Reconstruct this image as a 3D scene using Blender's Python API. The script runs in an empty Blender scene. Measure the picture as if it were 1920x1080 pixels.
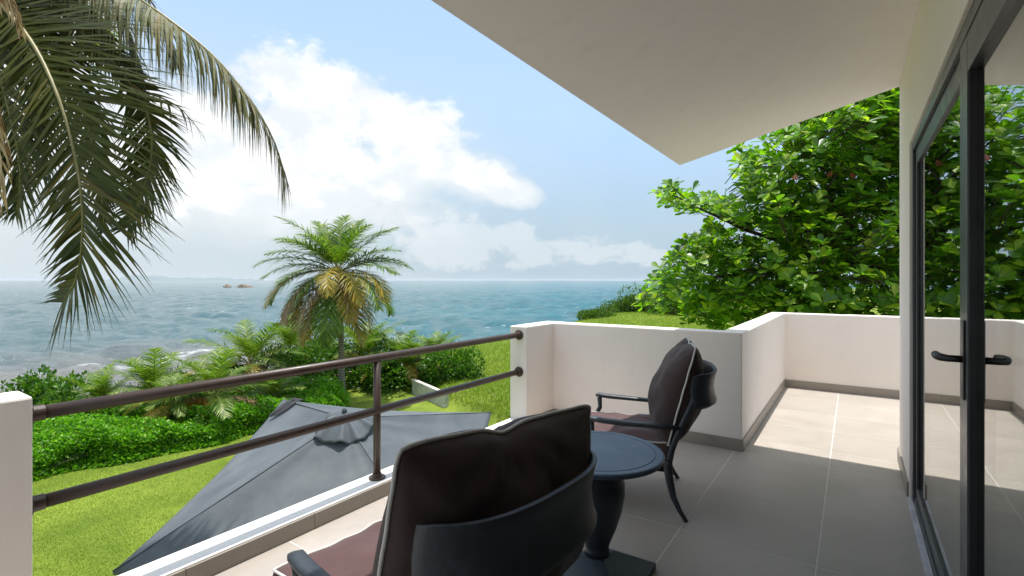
import bpy, math, random
import numpy as np
from mathutils import Vector, Matrix, noise
R = math.radians
random.seed(7); rng = np.random.default_rng(7)
sc = bpy.context.scene
COL = sc.collection

# ------------------------------------------------------------------ camera, sky, sun, exposure
UX, UY = 0.56361, 0.82604            # sin / cos of the camera's heading against the house
EYE = 1.30
HAZE_D = 1.7e-5
def S(x, y, z=0.0):                  # site frame (right of view axis, metres ahead, height above balcony floor) -> world
    return Vector((x*UY - y*UX, x*UX + y*UY, z))
def SN(x, y):                        # the same for arrays
    return x*UY - y*UX, x*UX + y*UY

cam = bpy.data.cameras.new('camera'); camo = bpy.data.objects.new('camera', cam); COL.objects.link(camo)
camo.location = (0, 0, EYE); camo.rotation_euler = (R(90), 0, math.atan2(UX, UY))
cam.sensor_width = 36; cam.lens = 938/1920*36; cam.shift_y = -14/1920
cam.clip_start = 0.05; cam.clip_end = 80000
sc.camera = camo

SUN_DIR = Vector((-0.055, 0.088, 1)).normalized()      # towards the sun: almost overhead
sd = bpy.data.lights.new('sun', 'SUN'); sd.energy = 2.15; sd.angle = R(0.53); sd.color = (1, 0.965, 0.91)
so = bpy.data.objects.new('sun', sd); COL.objects.link(so)
so.rotation_euler = SUN_DIR.to_track_quat('Z', 'Y').to_euler(); so.location = (0, 0, 30)

world = bpy.data.worlds.new('World'); sc.world = world; world.use_nodes = True
wt = world.node_tree; wt.nodes.clear()
def wn(t, **k):
    n = wt.nodes.new(t)
    for a, v in k.items(): setattr(n, a, v)
    return n
L = wt.links.new
out = wn('ShaderNodeOutputWorld'); bg = wn('ShaderNodeBackground'); bg.inputs['Strength'].default_value = 0.11
L(bg.outputs[0], out.inputs['Surface'])
sky = wn('ShaderNodeTexSky', sky_type='NISHITA'); sky.sun_disc = False
sky.sun_elevation = math.asin(SUN_DIR.z); sky.sun_rotation = math.atan2(SUN_DIR.x, SUN_DIR.y)
sky.altitude = 10; sky.air_density = 1.0; sky.dust_density = 1.2; sky.ozone_density = 1.6
tc = wn('ShaderNodeTexCoord')
def math_n(op, a, b=None, c=None, clamp=False):
    n = wn('ShaderNodeMath', operation=op, use_clamp=clamp)
    for i, v in enumerate((a, b, c)):
        if v is None: continue
        if isinstance(v, (int, float)): n.inputs[i].default_value = v
        else: L(v, n.inputs[i])
    return n.outputs[0]
def maprange(v, a, b, c=0.0, d=1.0):
    n = wn('ShaderNodeMapRange', interpolation_type='SMOOTHSTEP'); L(v, n.inputs[0])
    for i, q in enumerate((a, b, c, d)): n.inputs[i+1].default_value = q
    return n.outputs[0]
rot = wn('ShaderNodeMapping', vector_type='POINT'); rot.inputs['Rotation'].default_value = (0, 0, -math.atan2(UX, UY))
L(tc.outputs['Generated'], rot.inputs[0])          # direction in the site frame
sep = wn('ShaderNodeSeparateXYZ'); L(rot.outputs[0], sep.inputs[0])
X, Y, Z = sep.outputs
az = math_n('ARCTAN2', X, Y); el = math_n('ARCSINE', Z)
comb = wn('ShaderNodeCombineXYZ'); L(az, comb.inputs[0]); L(math_n('MULTIPLY', el, 1.5), comb.inputs[1])
def noise_w(vec, scale, detail, rough, off=(0, 0, 0), dist=0.0):
    m = wn('ShaderNodeMapping'); m.inputs['Location'].default_value = off; L(vec, m.inputs[0])
    n = wn('ShaderNodeTexNoise'); n.inputs['Scale'].default_value = scale; n.inputs['Detail'].default_value = detail
    n.inputs['Roughness'].default_value = rough; n.inputs['Distortion'].default_value = dist; L(m.outputs[0], n.inputs[0]); return n.outputs[0]
nz = noise_w(comb.outputs[0], 5.5, 9, 0.55, (3.1, 1.7, 0.4), 0.15)
nzf = noise_w(comb.outputs[0], 17, 8, 0.6, (0.3, 4.1, 1.9), 0.2)
def blob(a0, e0, ra, re, tilt=0.0):                 # soft bank of cloud around a bearing and a height
    da = math_n('SUBTRACT', az, a0); de = math_n('SUBTRACT', el, e0)
    de2 = math_n('ADD', de, math_n('MULTIPLY', da, tilt))
    q = math_n('ADD', math_n('POWER', math_n('DIVIDE', math_n('ABSOLUTE', da), ra), 2.0), math_n('POWER', math_n('DIVIDE', math_n('ABSOLUTE', de2), re), 2.0))
    return math_n('SUBTRACT', 1.0, q)
def mx(*a):
    r = a[0]
    for b in a[1:]: r = math_n('MAXIMUM', r, b)
    return r
cum = mx(blob(-0.37, 0.305, 0.17, 0.11, 0.0), blob(-0.50, 0.21, 0.30, 0.12, 0.10), blob(-0.20, 0.275, 0.13, 0.085, 0.15), blob(-0.105, 0.220, 0.095, 0.050, 0.25), blob(-0.03, 0.185, 0.065, 0.028, 0.25),
         blob(-0.95, 0.30, 0.35, 0.20), blob(1.3, 0.26, 0.30, 0.10), blob(2.3, 0.30, 0.4, 0.13), blob(-2.2, 0.3, 0.5, 0.13))
cd = math_n('ADD', math_n('MULTIPLY', cum, 0.62), math_n('ADD', math_n('MULTIPLY', math_n('SUBTRACT', nz, 0.5), 1.7), math_n('MULTIPLY', math_n('SUBTRACT', nzf, 0.5), 1.15)))
m1 = maprange(cd, -0.06, 0.34)
low = mx(blob(-0.10, 0.075, 0.17, 0.065), blob(0.01, 0.085, 0.06, 0.045), blob(0.10, 0.06, 0.13, 0.040), blob(0.23, 0.055, 0.12, 0.03), blob(0.9, 0.08, 0.4, 0.05), blob(2.0, 0.08, 0.6, 0.05), blob(-1.8, 0.08, 0.6, 0.05))
ld = math_n('ADD', math_n('MULTIPLY', low, 0.6), math_n('ADD', math_n('MULTIPLY', math_n('SUBTRACT', nzf, 0.5), 1.8), math_n('MULTIPLY', math_n('SUBTRACT', nz, 0.5), 0.8)))
m2 = math_n('MULTIPLY', maprange(ld, 0.12, 0.42), 0.38)
# broad thin veil, thicker to the left and near the horizon
veil = math_n('ADD', math_n('MULTIPLY', maprange(az, 0.35, -0.7), 0.75), math_n('MULTIPLY', math_n('SUBTRACT', noise_w(comb.outputs[0], 3.2, 5, 0.5, (7, 2, 0)), 0.45), 0.8))
veil = math_n('MULTIPLY', math_n('MAXIMUM', veil, 0.0), math_n('MULTIPLY', maprange(el, 0.50, 0.20), 0.9))
hz = maprange(el, 0.36, 0.0, 0.0, 0.80)
def mix(f, a, b):
    n = wn('ShaderNodeMix', data_type='RGBA'); L(f, n.inputs[0])
    for i, v in ((6, a), (7, b)):
        if isinstance(v, tuple): n.inputs[i].default_value = (*v, 1)
        else: L(v, n.inputs[i])
    return n.outputs[2]
K = 0.81/0.11
base = mix(math_n('MULTIPLY', maprange(el, -0.1, 0.9, 0.88, 0.5), 1.0), sky.outputs[0], tuple(K*v for v in (0.225, 0.320, 0.430)))
aur_fill = maprange(math_n('ADD', math_n('MULTIPLY', Z, 1.0), 0.0), 0.55, 1.0, 0.0, 1.0)          # extra glow round the overhead sun, added to fill the balcony shade
base = mix(math_n('MULTIPLY', aur_fill, 0.8), base, tuple(K*v for v in (0.75, 0.78, 0.80)))
c = mix(hz, base, tuple(K*v for v in (0.200, 0.256, 0.290)))
c = mix(veil, c, tuple(K*v for v in (0.345, 0.378, 0.388)))
shade = mix(maprange(noise_w(comb.outputs[0], 9, 6, 0.55, (3.1, 1.76, 0.4), 0.2), 0.40, 0.62), tuple(K*v for v in (0.40, 0.425, 0.445)), tuple(K*v for v in (0.515, 0.517, 0.52)))
m0 = math_n('MULTIPLY', math_n('MULTIPLY', maprange(cd, -0.75, 0.15), maprange(el, 0.27, 0.20)), math_n('MULTIPLY', maprange(el, 0.02, 0.12), 0.75))
c = mix(m0, c, tuple(K*v for v in (0.405, 0.425, 0.435)))
c = mix(m1, c, shade)
c = mix(m2, c, tuple(K*v for v in (0.45, 0.455, 0.46)))
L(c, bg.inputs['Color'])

sc.view_settings.view_transform = 'Standard'; sc.view_settings.look = 'None'
sc.view_settings.gamma = 1.0; sc.view_settings.use_curve_mapping = False
sc.view_settings.exposure = 1.46
sc.render.engine = 'CYCLES'
sc.cycles.max_bounces = 10; sc.cycles.diffuse_bounces = 8; sc.cycles.glossy_bounces = 4; sc.cycles.transmission_bounces = 8; sc.cycles.transparent_max_bounces = 8
sc.cycles.caustics_reflective = False; sc.cycles.caustics_refractive = False
sc.cycles.use_denoising = True

# ------------------------------------------------------------------ helpers: objects
def tag(o, label=None, cat=None, group=None, kind=None):
    if label: o['label'] = label
    if cat: o['category'] = cat
    if group: o['group'] = group
    if kind: o['kind'] = kind
    return o
def empty(name, loc=(0, 0, 0), rz=0.0):
    o = bpy.data.objects.new(name, None); COL.objects.link(o); o.location = loc; o.rotation_euler = (0, 0, rz); o.empty_display_size = 0.2
    return o
def link(name, me, parent=None, mat=None):
    o = bpy.data.objects.new(name, me); COL.objects.link(o)
    if parent is not None: o.parent = parent
    if mat is not None and not me.materials: me.materials.append(mat)
    return o
def copy_tree(o, parent=None):
    c = o.copy(); COL.objects.link(c)
    if parent is not None: c.parent = parent
    for ch in [q for q in bpy.data.objects if q.parent == o]: copy_tree(ch, c)
    return c
class MB:
    def __init__(s): s.v = []; s.f = []
    def add(s, vs, fs):
        b = len(s.v); s.v += [tuple(v) for v in vs]; s.f += [tuple(b+i for i in f) for f in fs]
    def box(s, x0, x1, y0, y1, z0, z1):
        s.add([(x0,y0,z0),(x1,y0,z0),(x1,y1,z0),(x0,y1,z0),(x0,y0,z1),(x1,y0,z1),(x1,y1,z1),(x0,y1,z1)],
              [(0,3,2,1),(4,5,6,7),(0,1,5,4),(1,2,6,5),(2,3,7,6),(3,0,4,7)])
    def tube(s, pts, rad, seg=12, caps=True, flat=None, up=None):
        pts = [Vector(p) for p in pts]; n = len(pts)
        rad = rad if isinstance(rad, (list, tuple)) else [rad]*n
        b = len(s.v); prev = None
        for i, p in enumerate(pts):
            t = (pts[min(i+1, n-1)] - pts[max(i-1, 0)]).normalized()
            if prev is None:
                a = Vector(up) if up else (Vector((0, 0, 1)) if abs(t.z) < 0.9 else Vector((1, 0, 0)))
                u = (a - t*a.dot(t)).normalized()
            else: u = (prev - t*prev.dot(t)).normalized()
            prev = u; w = t.cross(u)
            for k in range(seg):
                an = 2*math.pi*(k+0.5)/seg; cu, cw = math.cos(an), math.sin(an)
                if flat:                                 # superellipse section flat=(a,b)
                    m = (abs(cu)**4 + abs(cw)**4)**0.25
                    cu, cw = cu/m*flat[0], cw/m*flat[1]
                s.v.append(tuple(p + (u*cu + w*cw)*rad[i]))
        for i in range(n-1):
            for k in range(seg):
                a = b+i*seg+k; c = b+i*seg+(k+1) % seg
                s.f.append((a, c, c+seg, a+seg))
        if caps:
            s.f.append(tuple(b+k for k in reversed(range(seg)))); s.f.append(tuple(b+(n-1)*seg+k for k in range(seg)))
    def lathe(s, prof, seg=32, c=(0, 0), caps=True):
        b = len(s.v); n = len(prof)
        for r, z in prof:
            for k in range(seg):
                a = 2*math.pi*k/seg; s.v.append((c[0]+r*math.cos(a), c[1]+r*math.sin(a), z))
        for i in range(n-1):
            for k in range(seg):
                p = b+i*seg+k; q = b+i*seg+(k+1) % seg; s.f.append((p, q, q+seg, p+seg))
        if caps:
            s.f.append(tuple(b+k for k in reversed(range(seg)))); s.f.append(tuple(b+(n-1)*seg+k for k in range(seg)))
    def build(s, name, mat, parent=None, smooth=False, bevel=0.0, bseg=2):
        me = bpy.data.meshes.new(name); me.from_pydata(s.v, [], s.f); me.validate(); me.update()
        o = link(name, me, parent, mat)
        if smooth: me.polygons.foreach_set('use_smooth', [True]*len(me.polygons))
        if bevel:
            m = o.modifiers.new('bevel', 'BEVEL'); m.width = bevel; m.segments = bseg; m.limit_method = 'ANGLE'; m.angle_limit = R(35)
        return o
def box_obj(name, x0, x1, y0, y1, z0, z1, mat, parent=None, bevel=0.0):
    m = MB(); m.box(x0, x1, y0, y1, z0, z1); return m.build(name, mat, parent, bevel=bevel)
def np_mesh(name, V, F, mat, parent=None, smooth=False):
    """V (n,3), F (m,3|4) -> object"""
    V = np.ascontiguousarray(V, np.float32); F = np.ascontiguousarray(F, np.int32)
    k = F.shape[1]; me = bpy.data.meshes.new(name)
    me.vertices.add(len(V)); me.vertices.foreach_set('co', V.ravel())
    me.loops.add(F.size); me.loops.foreach_set('vertex_index', F.ravel())
    me.polygons.add(len(F)); me.polygons.foreach_set('loop_start', np.arange(0, F.size, k, dtype=np.int32))
    me.polygons.foreach_set('loop_total', np.full(len(F), k, np.int32))
    if smooth: me.polygons.foreach_set('use_smooth', np.ones(len(F), bool))
    me.update(calc_edges=True)
    return link(name, me, parent, mat)

# ------------------------------------------------------------------ helpers: materials
class M:
    """small wrapper for node materials"""
    def __init__(s, name, rough=0.6, spec=0.5, metallic=0.0):
        s.m = bpy.data.materials.new(name); s.m.use_nodes = True; s.t = s.m.node_tree
        s.p = s.t.nodes['Principled BSDF']; s.out = s.t.nodes['Material Output']
        s.p.inputs['Roughness'].default_value = rough; s.p.inputs['Specular IOR Level'].default_value = spec; s.p.inputs['Metallic'].default_value = metallic
        s.co = None
    def n(s, t, **k):
        q = s.t.nodes.new(t)
        for a, v in k.items(): setattr(q, a, v)
        return q
    def l(s, a, b): s.t.links.new(a, b)
    def coord(s, kind='Object'):
        if s.co is None: s.co = s.n('ShaderNodeTexCoord')
        return s.co.outputs[kind]
    def noise(s, scale, detail=5, rough=0.55, vec=None, sc3=None, dist=0.0, off=None):
        q = s.n('ShaderNodeTexNoise'); q.inputs['Scale'].default_value = scale; q.inputs['Detail'].default_value = detail; q.inputs['Roughness'].default_value = rough
        q.inputs['Distortion'].default_value = dist
        v = vec or s.coord()
        if sc3 or off:
            mp = s.n('ShaderNodeMapping'); mp.inputs['Scale'].default_value = sc3 or (1, 1, 1); mp.inputs['Location'].default_value = off or (0, 0, 0); s.l(v, mp.inputs[0]); v = mp.outputs[0]
        s.l(v, q.inputs[0]); return q.outputs[0]
    def ramp(s, v, stops, interp='LINEAR'):
        q = s.n('ShaderNodeValToRGB'); s.l(v, q.inputs[0]); e = q.color_ramp.elements; q.color_ramp.interpolation = interp
        while len(e) < len(stops): e.new(0.5)
        for el_, (p, c_) in zip(e, stops):
            el_.position = p; el_.color = (*c_, 1) if len(c_) == 3 else c_
        return q.outputs[0]
    def mix(s, f, a, b, mode='MIX'):
        q = s.n('ShaderNodeMix', data_type='RGBA', blend_type=mode)
        for i, v in ((0, f), (6, a), (7, b)):
            if isinstance(v, (int, float)): q.inputs[i].default_value = v
            elif isinstance(v, tuple): q.inputs[i].default_value = (*v, 1)
            else: s.l(v, q.inputs[i])
        return q.outputs[2]
    def math(s, op, a, b=None, clamp=False):
        q = s.n('ShaderNodeMath', operation=op, use_clamp=clamp)
        for i, v in enumerate((a, b)):
            if v is None: continue
            if isinstance(v, (int, float)): q.inputs[i].default_value = v
            else: s.l(v, q.inputs[i])
        return q.outputs[0]
    def mr(s, v, a, b, c=0.0, d=1.0):
        q = s.n('ShaderNodeMapRange'); s.l(v, q.inputs[0])
        for i, k in enumerate((a, b, c, d)): q.inputs[i+1].default_value = k
        return q.outputs[0]
    def color(s, c): 
        if isinstance(c, tuple): s.p.inputs['Base Color'].default_value = (*c, 1)
        else: s.l(c, s.p.inputs['Base Color'])
        return s
    def bump(s, h, strength=0.2, dist=0.01):
        b = s.n('ShaderNodeBump'); b.inputs['Strength'].default_value = strength; b.inputs['Distance'].default_value = dist
        s.l(h, b.inputs['Height']); s.l(b.outputs[0], s.p.inputs['Normal']); return s

def paint(name, base, dirty=0.93, bump=0.12, scale=90):
    m = M(name, 0.75, 0.25)
    a = m.noise(1.7, 6, 0.6); b = m.noise(14, 5, 0.6)
    c = m.mix(m.mr(a, 0.35, 0.7), base, tuple(v*dirty for v in base)); c = m.mix(m.mr(b, 0.3, 0.75, 0, 0.5), c, tuple(v*0.95 for v in base))
    st_ = m.noise(3.2, 6, 0.65, sc3=(2.2, 2.2, 0.16), off=(5, 2, 0)); c = m.mix(m.mr(st_, 0.56, 0.74, 0, 0.45), c, tuple(v*0.86 for v in base))
    m.color(c); m.bump(m.math('ADD', m.noise(scale, 4, 0.6), m.math('MULTIPLY', m.noise(7, 3, 0.5), 1.5)), bump, 0.004); return m.m
WALL = paint('warm_white_render', (0.86, 0.79, 0.73))
CEIL = paint('ceiling_plaster', (0.88, 0.81, 0.86), 0.97, 0.06)
CURB = paint('curb_paint', (0.82, 0.80, 0.77))

def tile_mat(name, base):
    m = M(name, 0.42, 0.4)
    oi = m.n('ShaderNodeObjectInfo')
    a = m.noise(2.2, 8, 0.65, vec=m.coord('Object'), dist=0.4); b = m.noise(28, 6, 0.7); d = m.noise(7, 5, 0.6, off=(3, 1, 2), sc3=(1, 2.2, 1))
    c = m.mix(m.mr(a, 0.3, 0.72), tuple(v*0.78 for v in base), tuple(v*1.16 for v in base))
    c = m.mix(m.mr(d, 0.55, 0.75, 0, 0.45), c, tuple(v*0.8 for v in base))
    c = m.mix(m.mr(b, 0.35, 0.7, 0, 0.35), c, tuple(v*1.2 for v in base))
    c = m.mix(m.mr(oi.outputs['Random'], 0, 1, 0.0, 0.7), c, tuple(v*0.84 for v in base))
    m.color(c); m.l(m.mr(a, 0.3, 0.7, 0.36, 0.5), m.p.inputs['Roughness']); m.bump(b, 0.08, 0.003); return m.m
TILE = tile_mat('porcelain_floor_tile', (0.402, 0.360, 0.318))
SKIRT = tile_mat('porcelain_skirting', (0.30, 0.265, 0.225))
g_ = M('grout', 0.9, 0.1); g_.color(g_.mix(g_.noise(30), (0.50, 0.47, 0.42), (0.64, 0.61, 0.55))); GROUT = g_.m

def metal_paint(name, base, rough=0.35, worn=None, bump=0.25, scale=160, spec=0.5):
    m = M(name, rough, spec)
    a = m.noise(9, 7, 0.65); c = m.mix(m.mr(a, 0.35, 0.68), base, tuple(v*1.5 for v in base))
    if worn: c = m.mix(m.mr(m.noise(5.5, 9, 0.7, off=(4, 4, 4), dist=0.6), 0.52, 0.70, 0, 0.75), c, worn)
    m.color(c); m.l(m.mr(a, 0.3, 0.7, rough*0.8, rough*1.35), m.p.inputs['Roughness']); m.bump(m.noise(scale, 3, 0.5), bump, 0.0015); return m.m
RAIL = metal_paint('brown_rail_paint', (0.042, 0.024, 0.017), 0.38, None, 0.35, 120)
CHAIRM = metal_paint('blue_black_aluminium', (0.022, 0.028, 0.035), 0.42, (0.06, 0.072, 0.085), 0.3, 220)
TABLEM = metal_paint('slate_blue_table_paint', (0.045, 0.072, 0.105), 0.42, (0.075, 0.10, 0.13), 0.25, 180)
TBASE = metal_paint('dark_pedestal_paint', (0.016, 0.024, 0.034), 0.4, (0.04, 0.05, 0.06), 0.25, 180)
DOORM = metal_paint('anthracite_aluminium', (0.048, 0.052, 0.055), 0.32, None, 0.05, 300)
GASKET = metal_paint('black_gasket', (0.008, 0.008, 0.009), 0.5, None, 0.05, 300)
HANDLE = metal_paint('black_handle', (0.010, 0.010, 0.011), 0.38, None, 0.08, 200)
SILL = metal_paint('aluminium_threshold', (0.42, 0.42, 0.45), 0.4, None, 0.1, 200)

def fabric(name, base, scale=420):
    m = M(name, 0.85, 0.25); m.p.inputs['Sheen Weight'].default_value = 0.15
    a = m.noise(5, 5, 0.6); w = m.noise(scale, 2, 0.5)
    c = m.mix(m.mr(a, 0.35, 0.7), base, tuple(v*1.35 for v in base)); c = m.mix(m.mr(w, 0.4, 0.6, 0, 0.4), c, tuple(v*0.6 for v in base))
    m.color(c)
    h = m.math('ADD', m.math('MULTIPLY', w, 0.15), m.noise(11, 4, 0.6, dist=0.8)); m.bump(h, 0.35, 0.006); return m.m
CUSHB = fabric('shaded_brown_canvas', (0.046, 0.028, 0.026))  # back cushions: the seat canvas darkened to stand for their shade
CUSH = fabric('sunlit_brown_canvas', (0.085, 0.046, 0.043))  # same canvas in its sunlit tone, for the seats
PIPE = fabric('white_piping_cord', (0.55, 0.53, 0.50), 600)
um = M('grey_umbrella_canvas', 0.6, 0.35)
a_ = um.noise(1.3, 6, 0.6, dist=0.5); b_ = um.noise(3.5, 5, 0.6, sc3=(1, 0.25, 1), off=(1, 2, 3))
uc = um.mix(um.mr(a_, 0.35, 0.68), (0.070, 0.084, 0.097), (0.112, 0.127, 0.138)); uc = um.mix(um.mr(b_, 0.5, 0.75, 0, 0.5), uc, (0.165, 0.175, 0.185))  # pale streaks: sheen on the cloth folds put into the colour
um.color(uc); um.bump(um.math('ADD', um.math('MULTIPLY', um.noise(500, 2), 0.1), um.noise(4, 4, 0.6)), 0.25, 0.02); CANVAS = um.m
BLACKF = metal_paint('black_strap', (0.012, 0.013, 0.015), 0.6, None, 0.1)

def leaf_mat(name, stops, rough=0.45, transl=0.35, tcol=None, spec=0.3, bump=0.0):
    rough = max(rough, 0.42)
    m = M(name, rough, spec)
    g = m.n('ShaderNodeNewGeometry'); v = g.outputs['Random Per Island']
    c = m.ramp(v, stops); m.color(c)
    tr = m.n('ShaderNodeBsdfTranslucent')
    tcx = m.mix(1.0, c, tcol or (1.6, 1.9, 0.5), 'MULTIPLY'); m.l(tcx, tr.inputs['Color'])
    mx_ = m.n('ShaderNodeMixShader'); mx_.inputs[0].default_value = transl
    m.l(m.p.outputs[0], mx_.inputs[1]); m.l(tr.outputs[0], mx_.inputs[2]); m.l(mx_.outputs[0], m.out.inputs['Surface'])
    return m.m
ALMOND = leaf_mat('almond_leaf', [(0, (0.045, 0.12, 0.010)), (0.4, (0.10, 0.22, 0.015)), (0.75, (0.19, 0.33, 0.02)), (0.93, (0.30, 0.42, 0.025)), (1, (0.36, 0.40, 0.03))], 0.38, 0.5, None, 0.4)
REDLEAF = leaf_mat('red_leaf', [(0, (0.16, 0.03, 0.012)), (1, (0.20, 0.05, 0.02))], 0.4, 0.3, (1.5, 0.8, 0.5))
HEDGEL = leaf_mat('hedge_leaf', [(0, (0.05, 0.16, 0.010)), (0.5, (0.11, 0.29, 0.014)), (0.85, (0.18, 0.38, 0.020)), (1, (0.28, 0.44, 0.035))], 0.42, 0.35)
SHRUBL = leaf_mat('shrub_leaf', [(0, (0.030, 0.090, 0.010)), (0.6, (0.065, 0.16, 0.014)), (1, (0.14, 0.24, 0.03))], 0.38, 0.3)
DARKL = leaf_mat('coastal_scrub_leaf', [(0, (0.035, 0.085, 0.012)), (0.6, (0.07, 0.145, 0.018)), (1, (0.15, 0.22, 0.04))], 0.5, 0.25)
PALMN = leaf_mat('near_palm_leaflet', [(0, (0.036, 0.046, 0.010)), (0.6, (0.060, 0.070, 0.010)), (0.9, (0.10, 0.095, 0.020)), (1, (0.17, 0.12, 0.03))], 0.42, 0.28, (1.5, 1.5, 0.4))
PALMY = leaf_mat('sunlit_palm_leaflet', [(0, (0.09, 0.11, 0.035)), (0.5, (0.19, 0.19, 0.085)), (1, (0.32, 0.27, 0.15))], 0.35, 0.25, (1.3, 1.2, 0.6))  # paler leaflet copy for the one sunlit frond, sun put into its colour
PALMG = leaf_mat('palm_leaflet', [(0, (0.045, 0.11, 0.014)), (0.5, (0.12, 0.20, 0.024)), (0.85, (0.24, 0.31, 0.05)), (1, (0.40, 0.42, 0.10))], 0.45, 0.3)
PALML = leaf_mat('yellowing_palm_leaflet', [(0, (0.20, 0.20, 0.03)), (0.6, (0.38, 0.30, 0.04)), (1, (0.55, 0.32, 0.05))], 0.38, 0.3, (1.4, 1.3, 0.5))
PALMD = leaf_mat('dry_palm_leaflet', [(0, (0.20, 0.12, 0.055)), (0.6, (0.36, 0.25, 0.12)), (1, (0.50, 0.38, 0.21))], 0.6, 0.2, (1.2, 1.0, 0.7))
PALMO = leaf_mat('orange_palm_leaflet', [(0, (0.34, 0.12, 0.008)), (1, (0.52, 0.22, 0.02))], 0.5, 0.3, (1.2, 1.0, 0.5))
rx = M('palm_rachis', 0.45, 0.4); rx.color(rx.mix(rx.mr(rx.noise(6), 0.35, 0.7), (0.14, 0.13, 0.035), (0.26, 0.22, 0.09))); RACHIS = rx.m
bk = M('bark', 0.9, 0.2); bk.color(bk.mix(bk.mr(bk.noise(9, 8, 0.7), 0.3, 0.7), (0.06, 0.045, 0.03), (0.19, 0.155, 0.115))); bk.bump(bk.noise(25, 6, 0.7), 0.8, 0.03); BARK = bk.m
pb = M('palm_bark', 0.9, 0.2)
wv = pb.n('ShaderNodeTexWave', bands_direction='Z'); wv.inputs['Scale'].default_value = 3.2; wv.inputs['Distortion'].default_value = 1.5; pb.l(pb.coord(), wv.inputs[0])
pb.color(pb.mix(wv.outputs[1], (0.17, 0.15, 0.12), (0.27, 0.245, 0.205))); pb.bump(wv.outputs[1], 0.6, 0.03); PBARK = pb.m

# ------------------------------------------------------------------ terrain
SEA = -7.0
def sm(a, b, t): t = np.clip((t-a)/(b-a), 0, 1); return t*t*(3-2*t)
def shore(x, y): return (x+8)*(-0.719) + (y-14.4)*0.695
WL = [(-4.0, 20.4), (-2.63, 18.4)]           # low retaining wall, plan ends
def ground(x, y):
    x = np.asarray(x, float); y = np.asarray(y, float)
    s = shore(x, y)
    # hill rising to the right behind the low wall
    side = (x-WL[0][0])*(WL[1][1]-WL[0][1])*-1 + (y-WL[0][1])*(WL[1][0]-WL[0][0])   # >0 behind / right of the wall line
    side = side/2.42
    rise = np.maximum(0, (x+4.2))*0.135 + np.maximum(0, y-17)*0.036
    rise = 2.9*(1-np.exp(-rise/2.6))*sm(-0.05, 0.25, side)*sm(-5.5, -3.2, x)
    h = -3.3 + rise + 0.25*sm(0.2, 0.8, side)*sm(-5, -3.6, x)*sm(24, 17, y)
    h = h + 0.10*np.sin(x*0.33+1)*np.sin(y*0.27)*sm(0, 3, side) + 0.05*np.sin(x*1.1)*np.cos(y*0.9)*sm(0, 3, side)
    fall = sm(6.5, 13, s)*(h+5.6) + sm(12, 45, s)*3.2
    return h - fall
nx, ny = 330, 330
xs = np.concatenate([np.linspace(-70, -16, 60, endpoint=False), np.linspace(-16, 22, 200, endpoint=False), np.linspace(22, 150, 70)])
ys = np.concatenate([np.linspace(-12, 4, 16, endpoint=False), np.linspace(4, 50, 220, endpoint=False), np.linspace(50, 160, 94)])
gx, gy = np.meshgrid(xs, ys, indexing='ij'); gz = ground(gx, gy)
wx, wy = SN(gx, gy); V = np.stack([wx, wy, gz], -1).reshape(-1, 3)
i0 = (np.arange(nx-1)[:, None]*ny + np.arange(ny-1)[None, :]).ravel(); F = np.stack([i0, i0+ny, i0+ny+1, i0+1], -1)
gm = M('grass_ground', 0.85, 0.2)
ps = gm.n('ShaderNodeNewGeometry'); sp = gm.n('ShaderNodeSeparateXYZ'); gm.l(ps.outputs['Position'], sp.inputs[0])
big = gm.noise(0.55, 5, 0.6, vec=ps.outputs['Position'], dist=0.6); mid = gm.noise(3.0, 6, 0.65, vec=ps.outputs['Position']); fin = gm.noise(38, 4, 0.7, vec=ps.outputs['Position'])
c = gm.mix(gm.mr(big, 0.35, 0.65), (0.115, 0.175, 0.014), (0.22, 0.285, 0.030)); c = gm.mix(gm.mr(mid, 0.4, 0.7, 0, 0.6), c, (0.095, 0.145, 0.012)); c = gm.mix(gm.mr(fin, 0.4, 0.7, 0, 0.5), c, (0.14, 0.18, 0.03))
sand = gm.mix(fin, (0.20, 0.15, 0.10), (0.34, 0.27, 0.19))
c = gm.mix(gm.mr(sp.outputs[2], -5.4, -4.4), sand, c); gm.color(c); gm.bump(gm.math('ADD', fin, gm.math('MULTIPLY', mid, 2.0)), 0.6, 0.03)
terrain = np_mesh('ground', V, F, gm.m, smooth=True); tag(terrain, 'green lawn and grassy slope running down to the shore', kind='structure')

# ------------------------------------------------------------------ sea
# rows spread out with distance so that waves stay real geometry where they can be seen
rows = [16.0]
while rows[-1] < 2600: rows.append(rows[-1]*1.0085 + 0.02)
rows = np.array(rows); ncol = 560
an = np.linspace(-1.60, 1.0, ncol)
rr, aa = np.meshgrid(rows, np.tan(an*0.9)/1.0, indexing='ij')
sx = rr*aa; sy = rr
H = np.zeros_like(sx); wr = np.random.default_rng(3)
for k in range(60):
    lam = 0.9*1.075**k
    if lam > 26: break
    th = R(200) + wr.normal(0, 0.6)                     # waves running to the shore
    amp = 0.031*lam**0.80*(1 if lam < 9 else (9/lam)**1.3); ph = wr.uniform(0, 6.28)
    kk = 2*math.pi/lam; dist = np.hypot(sx, sy)
    cell = rr*0.0105
    fade = np.clip(1.6 - cell*2.6/lam*1.0, 0, 1)
    q = np.sin(kk*(sx*math.sin(th)+sy*math.cos(th)) + ph + 0.8*np.sin(kk*0.13*(sx*math.cos(th)-sy*math.sin(th))+ph*2))
    H += amp*fade*(q + 0.25*np.abs(q)**3)*0.55
H *= np.clip((shore(sx, sy)-18)/30, 0.15, 1)*np.clip((3200-sy)/2500, 0, 1)
wx, wy = SN(sx, sy); V = np.stack([wx, wy, SEA+H], -1).reshape(-1, 3)
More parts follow.
